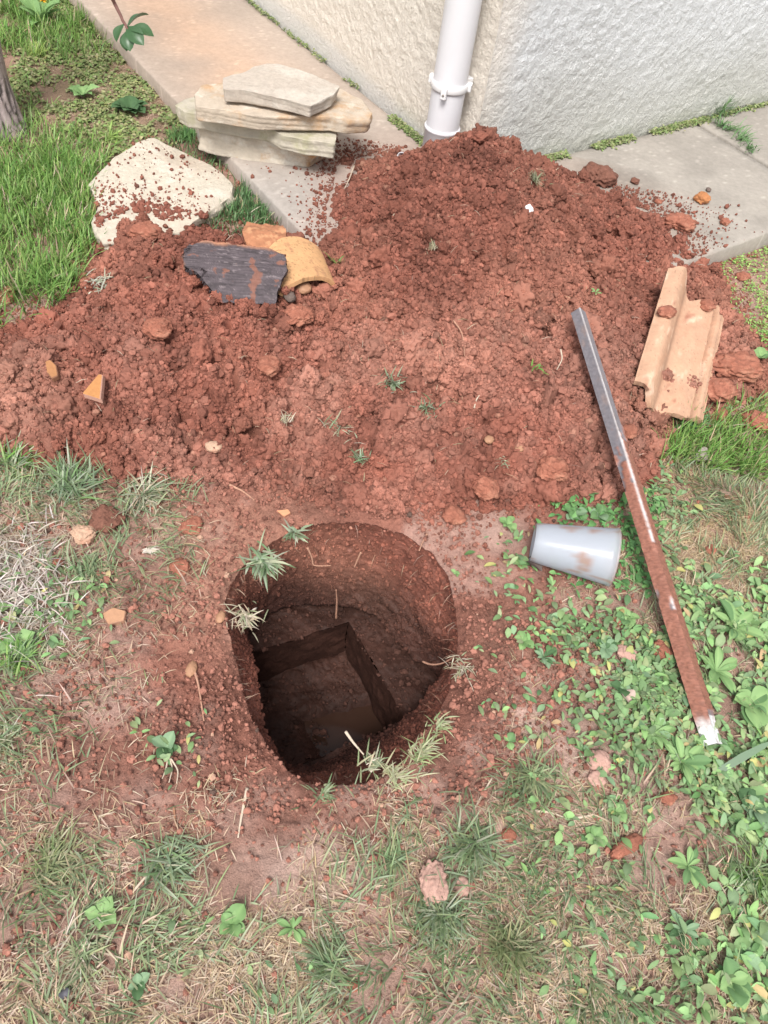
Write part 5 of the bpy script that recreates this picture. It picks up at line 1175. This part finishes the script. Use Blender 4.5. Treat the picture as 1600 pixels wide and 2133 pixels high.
# roots dangling in the pit wall
for k, (pts, zs, lb) in enumerate([([(640, 1140), (652, 1165), (650, 1180), (690, 1178)], [-.06, -.09, -.11, -.10], 'thick looping root on the back left wall of the pit'),
                              ([(700, 1290), (702, 1250), (700, 1228)], [-.30, -.22, -.18], 'thin vertical root on the back wall of the pit'),
                              ([(752, 1150), (742, 1172), (738, 1182)], [-.10, -.13, -.14], 'short white root on the back wall of the pit'),
                              ([(880, 1378), (900, 1386), (925, 1382), (955, 1362)], [-.13, -.11, -.08, -.03], 'reddish root arching out of the right wall of the pit')]):
    wire('root', pts, 2.4, M_root, lb, 'root', zs=zs)

# ------------------------------------------------------------------ rocks and clods
M_rock = {'clod': M_clod, 'dark': mat('dark_clod', (.17, .075, .052), .9, var=.35, vscale=60, bump=.9, bscale=140, bdist=.004),
          'orange': mat('orange_stone', (.40, .17, .07), .75, var=.3, vscale=40, bump=.6, bscale=90, bdist=.003, hues=[((.20, .09, .05), 30, .55, .7)]),
          'brown': mat('brown_rock', (.46, .30, .21), .85, var=.25, vscale=40, bump=.6, bscale=90, bdist=.003, hues=[((.33, .15, .1), 25, .5, .7)]),
          'tan': mat('tan_pebble', (.34, .185, .11), .6, var=.2, vscale=50, bump=.3, bscale=90, bdist=.002),
          'grey': mat('grey_pebble', (.13, .095, .08), .8, var=.25, vscale=50, bump=.4, bscale=90, bdist=.002),
          'pink': mat('dusty_clod', (.44, .27, .22), .92, var=.2, vscale=60, bump=.7, bscale=140, bdist=.003)}
def rock(px_, py_, wpx, hpx, kind_, label, seed, name='soil_clod', cat='clod', rough=.32, rot=0.0, lift=.30, flat=.75, lod=None, group=None, z=None):
    p = at(px_, py_) if z is None else G(px_, py_, z); sc = depth(p)/FPX
    lod = lod or (4 if wpx > 50 else 3)
    V = IC[lod][0].copy(); F3 = IC[lod][1]
    r = 1+rough*1.6*n3(V*1.0+7, 1.1, seed)+rough*1.1*n3(V+3, 2.6, seed+7)+rough*1.0*n3(V+5, 6.0, seed+9)
    V = V*r[:, None]
    V = V*np.array([wpx*sc/2, hpx*sc/2*1.15, min(wpx, hpx)*sc/2*flat]); c, s_ = math.cos(rot), math.sin(rot)
    V = np.stack([V[:, 0]*c-V[:, 1]*s_, V[:, 0]*s_+V[:, 1]*c, V[:, 2]], 1)+p+np.array([0, 0, min(wpx, hpx)*sc*flat*lift])
    return tag(mk(name, V, tris=F3, mat=M_rock[kind_], loc=p), label, cat, group)
K = [
 (622, 666, 56, 52, 'clod', 'large round soil clod just below the arched orange tile piece', 1),
 (302, 492, 62, 50, 'clod', 'large soil clod at the top left of the heap against the pale stone', 2),
 (1246, 376, 66, 52, 'dark', 'dark wet clod on the slab at the right shoulder of the heap', 3),
 (1416, 472, 64, 42, 'clod', 'crumbly clod cluster on the slab at the right edge of the heap', 4),
 (1322, 380, 18, 16, 'dark', 'small dark round clod on the slab between the wet clod and the orange stone', 6),
 (1370, 422, 15, 13, 'clod', 'small red clod on the slab between the orange stone and the heap', 8),
 (1509, 466, 20, 17, 'clod', 'small red clod on the slab right of the crumbly cluster', 9),
 (222, 1088, 62, 52, 'dark', 'dark red clod in the grass right of the large left tuft', 11),
 (120, 1178, 24, 22, 'clod', 'small red clod left of the pale brown rock', 12),
 (1525, 772, 100, 62, 'clod', 'big clod of red soil right of the roof tile', 13),
 (1490, 820, 70, 50, 'clod', 'second big clod of red soil touching the lower right of the roof tile', 14),
 (1494, 872, 40, 36, 'clod', 'smooth red clod in the grass below right of the roof tile', 15),
 (1568, 885, 70, 50, 'clod', 'flat red clod at the right edge below the roof tile', 16),
 (1378, 1367, 54, 36, 'clod', 'lumpy red clod in the weeds just left of the metal bar', 17),
 (1302, 1366, 36, 34, 'pink', 'smaller pinkish clod in the weeds left of the lumpy one', 18),
 (1302, 1768, 34, 78, 'clod', 'long upright red clod in the lower right grass', 19),
 (1245, 1588, 48, 44, 'pink', 'dull brown clod above its smaller neighbour in the weeds right of the pit', 20),
 (1240, 1625, 36, 28, 'pink', 'flat brown clod below its larger neighbour in the weeds right of the pit', 21),
 (1390, 1664, 28, 28, 'clod', 'small red clod below the lower end of the metal bar', 22),
 (900, 1842, 58, 76, 'pink', 'flat pinkish clod in the lower middle, left of two', 23),
 (962, 1846, 44, 30, 'pink', 'small flat pinkish clod in the lower middle, right of two', 24),
 (735, 2056, 22, 20, 'clod', 'small bright red clod near the bottom centre', 25),
 (376, 1186, 40, 34, 'clod', 'rounded clod on the crumbly ground left of the pit', 26),
 (1480, 1148, 30, 18, 'clod', 'thin red clod in the dry grass right of the metal bar', 27),
 (1285, 1295, 26, 24, 'clod', 'small clod in the weeds below the cup', 28),
 (1060, 1740, 26, 24, 'clod', 'small red clod beside the big lower tuft', 29),
 (1545, 580, 34, 22, 'clod', 'red clod in the clover beside the right slab edge', 30),
 (15, 622, 50, 30, 'clod', 'flat red clod in the lawn at the left edge', 31),
 (1386, 655, 40, 26, 'clod', 'red clod resting on top of the roof tile', 32),
 (400, 1100, 40, 36, 'clod', 'clod on the crumbly ground between the pale tuft and the pit', 33),
 (1470, 640, 36, 26, 'clod', 'clod lying on the upper right corner of the roof tile', 34),
 (1310, 905, 34, 30, 'clod', 'clod at the foot of the heap touching the right side of the metal bar', 35),
 (945, 1080, 46, 40, 'clod', 'rounded clod at the back right rim of the pit', 36),
 (330, 690, 60, 46, 'clod', 'broad clod in the middle of the left part of the heap', 37),
 (1010, 1020, 54, 44, 'clod', 'broad clod at the front foot of the heap above the pit', 38),
 (1150, 985, 60, 50, 'clod', 'large clod at the right front foot of the heap', 39),
 (560, 770, 50, 40, 'clod', 'clod in the centre left of the heap', 40),
]
for (a, b, w1, h1, kd, lb, sd4) in K:
    kw = {}
    if sd4 == 32: kw = dict(z=.155)
    if sd4 == 34: kw = dict(z=.10)
    rock(a, b, w1, h1, kd, lb, sd4*13, rot=(sd4*1.7) % 3 if w1 < 60 else 0, **kw)
rock(1461, 419, 36, 30, 'orange', 'rough orange stone alone on the right path slab', 501, 'stone', 'stone', rough=.28)
rock(1475, 397, 11, 13, 'grey', 'tiny dark pebble just above the orange stone', 502, 'pebble', 'pebble', lod=2, rough=.15)
rock(178, 1118, 52, 42, 'brown', 'pale brown angular rock in the grass on the left', 503, 'rock', 'rock', rough=.26)
rock(460, 1288, 20, 24, 'tan', 'smooth tan pebble on the left rim of the pit', 504, 'pebble', 'pebble', rough=.12)
rock(399, 1396, 22, 30, 'tan', 'yellowish tan pebble on the soil left of the pit', 505, 'pebble', 'pebble', rough=.15)
rock(1018, 919, 20, 18, 'tan', 'round tan pebble in the lower heap, left of two', 506, 'pebble', 'pebble', rough=.12)
rock(1081, 936, 19, 18, 'tan', 'round tan pebble in the lower heap, right of two', 507, 'pebble', 'pebble', rough=.12)
rock(632, 605, 34, 30, 'tan', 'smooth brown stone in the hollow under the arched orange tile piece', 508, 'stone', 'stone', rough=.12)
rock(604, 622, 26, 24, 'grey', 'dark stone at the left end of the hollow under the arched tile piece', 509, 'stone', 'stone', rough=.2)
rock(445, 935, 34, 26, 'brown', 'flat dusty stone near the lower left edge of the heap', 510, 'stone', 'stone', rough=.2)
# scattered larger clods all over the heap, too many to count
n = 5200; x = rng.uniform(-1.2, 1.0, n); y = rng.uniform(1.05, 2.7, n); mh = bil(ZC, x, y); bs = np.where(slabmask(x, y) < 0, SZ, ground0(x, y))
ins = (((x-CORN[0])*nL[0]+(y-CORN[1])*nL[1]) < .02) & (((x-CORN[0])*nR[0]+(y-CORN[1])*nR[1]) < .02)
def along(pts, n_, w_, dz_):
    P_ = resamp(np.array(pts+pts[::-1][1:-1], float), 400); i_ = rng.integers(0, 400, n_); Q_ = P_[i_]+rng.normal(0, w_, (n_, 2))
    return [at(a_, b_, dz_) for a_, b_ in Q_]
HL = along([(400, 575), (430, 590), (470, 618), (520, 640), (590, 648)], 60, 7, .008)+along([(392, 530), (388, 560), (402, 582)], 22, 6, .012)+along([(200, 500), (260, 505), (340, 500), (430, 470)], 70, 12, .004)+along([(600, 560), (612, 590), (600, 612)], 14, 5, .02)+along([(1322, 800), (1340, 850), (1380, 880)], 22, 8, .004)+along([(1500, 660), (1475, 770), (1450, 860)], 30, 9, .002)+along([(490, 500), (520, 525), (590, 520)], 14, 6, .012)+along([(690, 520), (705, 560), (690, 612)], 22, 8, .004)+along([(540, 1000), (440, 990), (340, 985), (240, 975)], 60, 9, .004)+along([(640, 1045), (760, 1058), (900, 1062), (1000, 1052), (1100, 1045)], 60, 10, .003)
k = (mh-bs > .004) & ~ins & (rng.random(n) < .62*np.clip(1+3*fbm(x, y, 3.5, 905, 3), .25, 1.6)); x = x[k]; y = y[k]; m = len(x)
s = .005+.009*rng.random(m)**2+.020*rng.random(m)**7
ii = np.clip(((x-mx_[0])/.003).round().astype(int), 0, len(mx_)-1); jj = np.clip(((y-my_[0])/.003).round().astype(int), 0, len(my_)-1)
zc_ = np.where(Zm[jj, ii] > 0, Zm[jj, ii], bil(ZC, x, y))+s*.1
HL = np.array(HL); x = np.r_[x, HL[:, 0]]; y = np.r_[y, HL[:, 1]]; zc_ = np.r_[zc_, HL[:, 2]]; s = np.r_[s, .004+.009*rng.random(len(HL))**2]; m = len(x)
crumbs('soil_lumps', np.stack([x, y, zc_], 1), s, moundcol(x, y, zc_)*rng.uniform(.8, 1.2, (m, 1)), 'irregular lumps of red soil covering the heap', lod=4, amp=.62)
# grains sticking to the lumps
k = np.repeat(np.arange(m), np.clip((s*3400), 14, 110).astype(int)); q_ = rng.normal(size=(len(k), 3)); q_[:, 2] = np.abs(q_[:, 2])*.9; q_ /= np.linalg.norm(q_, axis=1)[:, None]
P = np.stack([x, y, zc_], 1)[k]+q_*s[k][:, None]*rng.uniform(.78, 1.0, (len(k), 1))
crumbs('soil_grains', P, (.0011+.0022*rng.random(len(k))**2+.10*s[k]*rng.random(len(k))), moundcol(P[:, 0], P[:, 1], P[:, 2])*rng.uniform(.65, 1.35, (len(k), 1)), 'grains of red soil clinging to the lumps of the heap', lod=1)
print('lumps', m)

# hair roots hanging from the rim of the pit, bits of straw on the heap
P = []; Q_ = []
kk = rng.integers(0, NA, 150); tt_ = rng.integers(1, 45, 150); base_ = PITV[tt_*NA+kk]
inw_ = np.arctan2(CEN[1]-base_[:, 1], CEN[0]-base_[:, 0])+rng.normal(0, .7, 150)
blades('fine_roots', base_, inw_, rng.uniform(.012, .045, 150), rng.uniform(1.3, 2.3, 150), rng.uniform(.0008, .0018, 150), pal(150, [(.42, .24, .17), (.50, .36, .27), (.30, .16, .11)]), 'fine pale roots hanging out of the pit wall', curl=1.4)
n = 900; x = rng.uniform(-1.1, .95, n); y = rng.uniform(1.1, 2.6, n); mh = bil(ZC, x, y); k = (mh > np.where(slabmask(x, y) < 0, SZ, ground0(x, y))+.01) & (rng.random(n) < .5); x = x[k]; y = y[k]; n = len(x)
ii = np.clip(((x-mx_[0])/.003).round().astype(int), 0, len(mx_)-1); jj = np.clip(((y-my_[0])/.003).round().astype(int), 0, len(my_)-1); z = np.maximum(Zm[jj, ii], mh[k])+.004
blades('straw_bits', np.stack([x, y, z], 1), rng.random(n)*6.283, rng.uniform(.010, .035, n), rng.uniform(1.1, 1.6, n), rng.uniform(.0008, .0018, n), pal(n, [(.50, .38, .28), (.42, .26, .18), (.34, .34, .2), (.56, .48, .38)]), 'bits of straw and rootlets mixed into the heap', flat=True)

# ------------------------------------------------------------------ dead leaves, dandelion, twig, tree trunk
def deadleaf(px_, py_, size, label, color, seed):
    p = at(px_, py_, .004); sc = depth(p)/FPX; V, q, c = leafmesh('leaf', 'ovate'); V = V*np.array([1, 1.1, 2.6]); V[:, 2] += .12*fbm(V[:, 0], V[:, 1], 4, seed, 3)*2
    a = seed*1.3; V = np.stack([V[:, 0]*math.cos(a)-V[:, 1]*math.sin(a), V[:, 0]*math.sin(a)+V[:, 1]*math.cos(a), V[:, 2]], 1)*size*sc+p
    tag(mk('dead_leaf', V, q, mat=M_leaf, col=c*np.array(color)*.9, loc=p), label, 'dead leaf')
deadleaf(1128, 1192, 42, 'crumpled dark dead leaf under the cup', (.13, .10, .09), 2)
deadleaf(1440, 962, 42, 'grey curled dead leaf in the grass below the roof tile', (.36, .31, .28), 5)
deadleaf(1290, 1440, 36, 'pale papery dead leaf in the weeds left of the metal bar', (.55, .42, .36), 9)
deadleaf(135, 2055, 26, 'dark grey dead leaf near the bottom left corner', (.12, .12, .14), 4)
# dandelion
p = at(88, 52); e = empty('dandelion', tuple(p)); tag(e, 'dandelion with a yellow flower at the top left edge', 'dandelion')
for k in range(10):
    o = bpy.data.objects.new('leaf', getleaf('long', 0, WC[0])); COL.objects.link(o); o.parent = e; s_ = rng.uniform(.09, .15); o.scale = (s_, s_, s_); o.rotation_euler = (0, -rng.uniform(.2, .8), k*2.4)
fp = G(90, 2, .08); V, q, t = tube([p, p*.5+fp*.5+np.array([0, 0, .01]), fp], .0022, 6); child_keep(mk('stem', V, q, t, mat=M_leaf, col=np.tile([.2, .33, .12], (len(V), 1)), loc=p), e)
Pn = np.tile(fp, (46, 1)); fl = leaves('flower_head', Pn, rng.random(46)*6.283, rng.uniform(.010, .018, 46), np.full(46, .0045), rng.uniform(0, 1.2, 46), pal(46, [(.85, .52, .03), (.80, .42, .02)], .1), kind=None, loc=fp); child_keep(fl, e)
# hanging twig with leathery leaves
e = None
pts3 = [np.array([-1.95, 3.35, 1.9]), np.array([-1.60, 3.15, 1.35]), G(170, -140, .72), G(218, -35, .52), G(238, 5, .46), G(254, 38, .43), G(266, 62, .41)]
e = empty('hanging_twig', tuple(pts3[-1])); tag(e, 'reddish twig with dark leathery leaves hanging into view over the path, top left', 'twig')
P = np.array(pts3); u = np.linspace(0, 6, 50); Q = np.stack([np.interp(u, np.arange(7), P[:, k]) for k in range(3)], 1)
for _ in range(3): Q[1:-1] = .25*Q[:-2]+.5*Q[1:-1]+.25*Q[2:]
Q += .004*np.stack([fbm(u*1.5, u, 1, 3, 2), fbm(u*1.5, u, 1, 4, 2), fbm(u*1.5, u, 1, 5, 2)], 1)
V, q, t = tube(Q, np.linspace(.009, .0035, 50), 8); child_keep(mk('stem', V, q, t, mat=mat('twig_bark', (.20, .10, .085), .7, var=.3, vscale=60), loc=Q[-1]), e)
M_lea = mat('leathery_leaf', (.05, .115, .045), .38, spec=.5, var=.25, vscale=30, transl=.12)
Vl, ql, _c2 = leafmesh('leaf', 'ovate')
lm = mk('leaf', Vl, ql, mat=M_lea).data; bpy.data.objects.remove(bpy.data.objects['leaf'] if 'leaf' in bpy.data.objects and bpy.data.objects['leaf'].data == lm else [o for o in bpy.data.objects if o.data == lm][0])
for (ux, ln_, rz, ry, rx) in [(49, .075, .15, .15, .3), (48, .080, .85, -.3, -.4), (49, .060, -1.2, .8, .2), (45, .055, -2.2, .9, 0), (47, .075, -.5, .4, .6), (49, .055, -1.7, 1.2, 0)]:
    o = bpy.data.objects.new('leaf', lm); COL.objects.link(o); o.parent = e; o.location = Vector(Q[ux]-Q[-1]); o.scale = (ln_, ln_*.8, ln_); o.rotation_euler = (rx, ry, rz)
# tree trunk at the left edge
b0 = G(-14, 262, 0); tr = empty('tree', (b0[0], b0[1], 0)); tag(tr, 'grey brown fissured tree trunk at the left edge of the lawn', 'tree')
n1, n2 = 200, 96; zz = np.linspace(-.05, 2.6, n1)[:, None]; aa = np.linspace(0, 2*math.pi, n2, endpoint=False)[None]
rad = .072+.045*np.exp(-np.clip(zz, 0, 9)/.09)*(1+.5*np.cos(aa*3+1))-.006*zz
fis = np.abs(fbm(aa*2.2+.5*zz, zz*2.2, 2.6, 951, 4)); rad = rad-.022*smooth(.09, .0, fis)+.012*fbm(aa*3, zz*5, 2, 953, 4)
Vx = b0[0]+.06*zz+rad*np.cos(aa); Vy = b0[1]+.01*zz+rad*np.sin(aa)
V = np.stack([Vx, Vy, zz+0*aa], -1).reshape(-1, 3); i = np.arange(n1-1)[:, None]*n2; j = np.arange(n2)[None]
q = np.stack([i+j, i+(j+1) % n2, i+n2+(j+1) % n2, i+n2+j], -1).reshape(-1, 4)
kf = smooth(.09, .0, fis)[..., None]; c = np.array([.30, .245, .235])*(1+.4*fbm(aa*5, zz*9, 3, 955, 4)[..., None])*(1-.45*kf)
child_keep(mk('trunk', V, q, mat=mat('bark', attr=True, rough=.9, bump=.7, bscale=60, bdist=.006, var=.25, vscale=40), col=np.clip(c, 0, 1).reshape(-1, 3), loc=b0), tr)
tt_ = sum(len(o.data.polygons) for o in S.objects if o.type == 'MESH' and True); print('objects', len(S.objects), 'faces', tt_)
for o in sorted([o for o in S.objects if o.type == 'MESH'], key=lambda o: -len(o.data.polygons))[:16]: print(o.name, len(o.data.polygons))
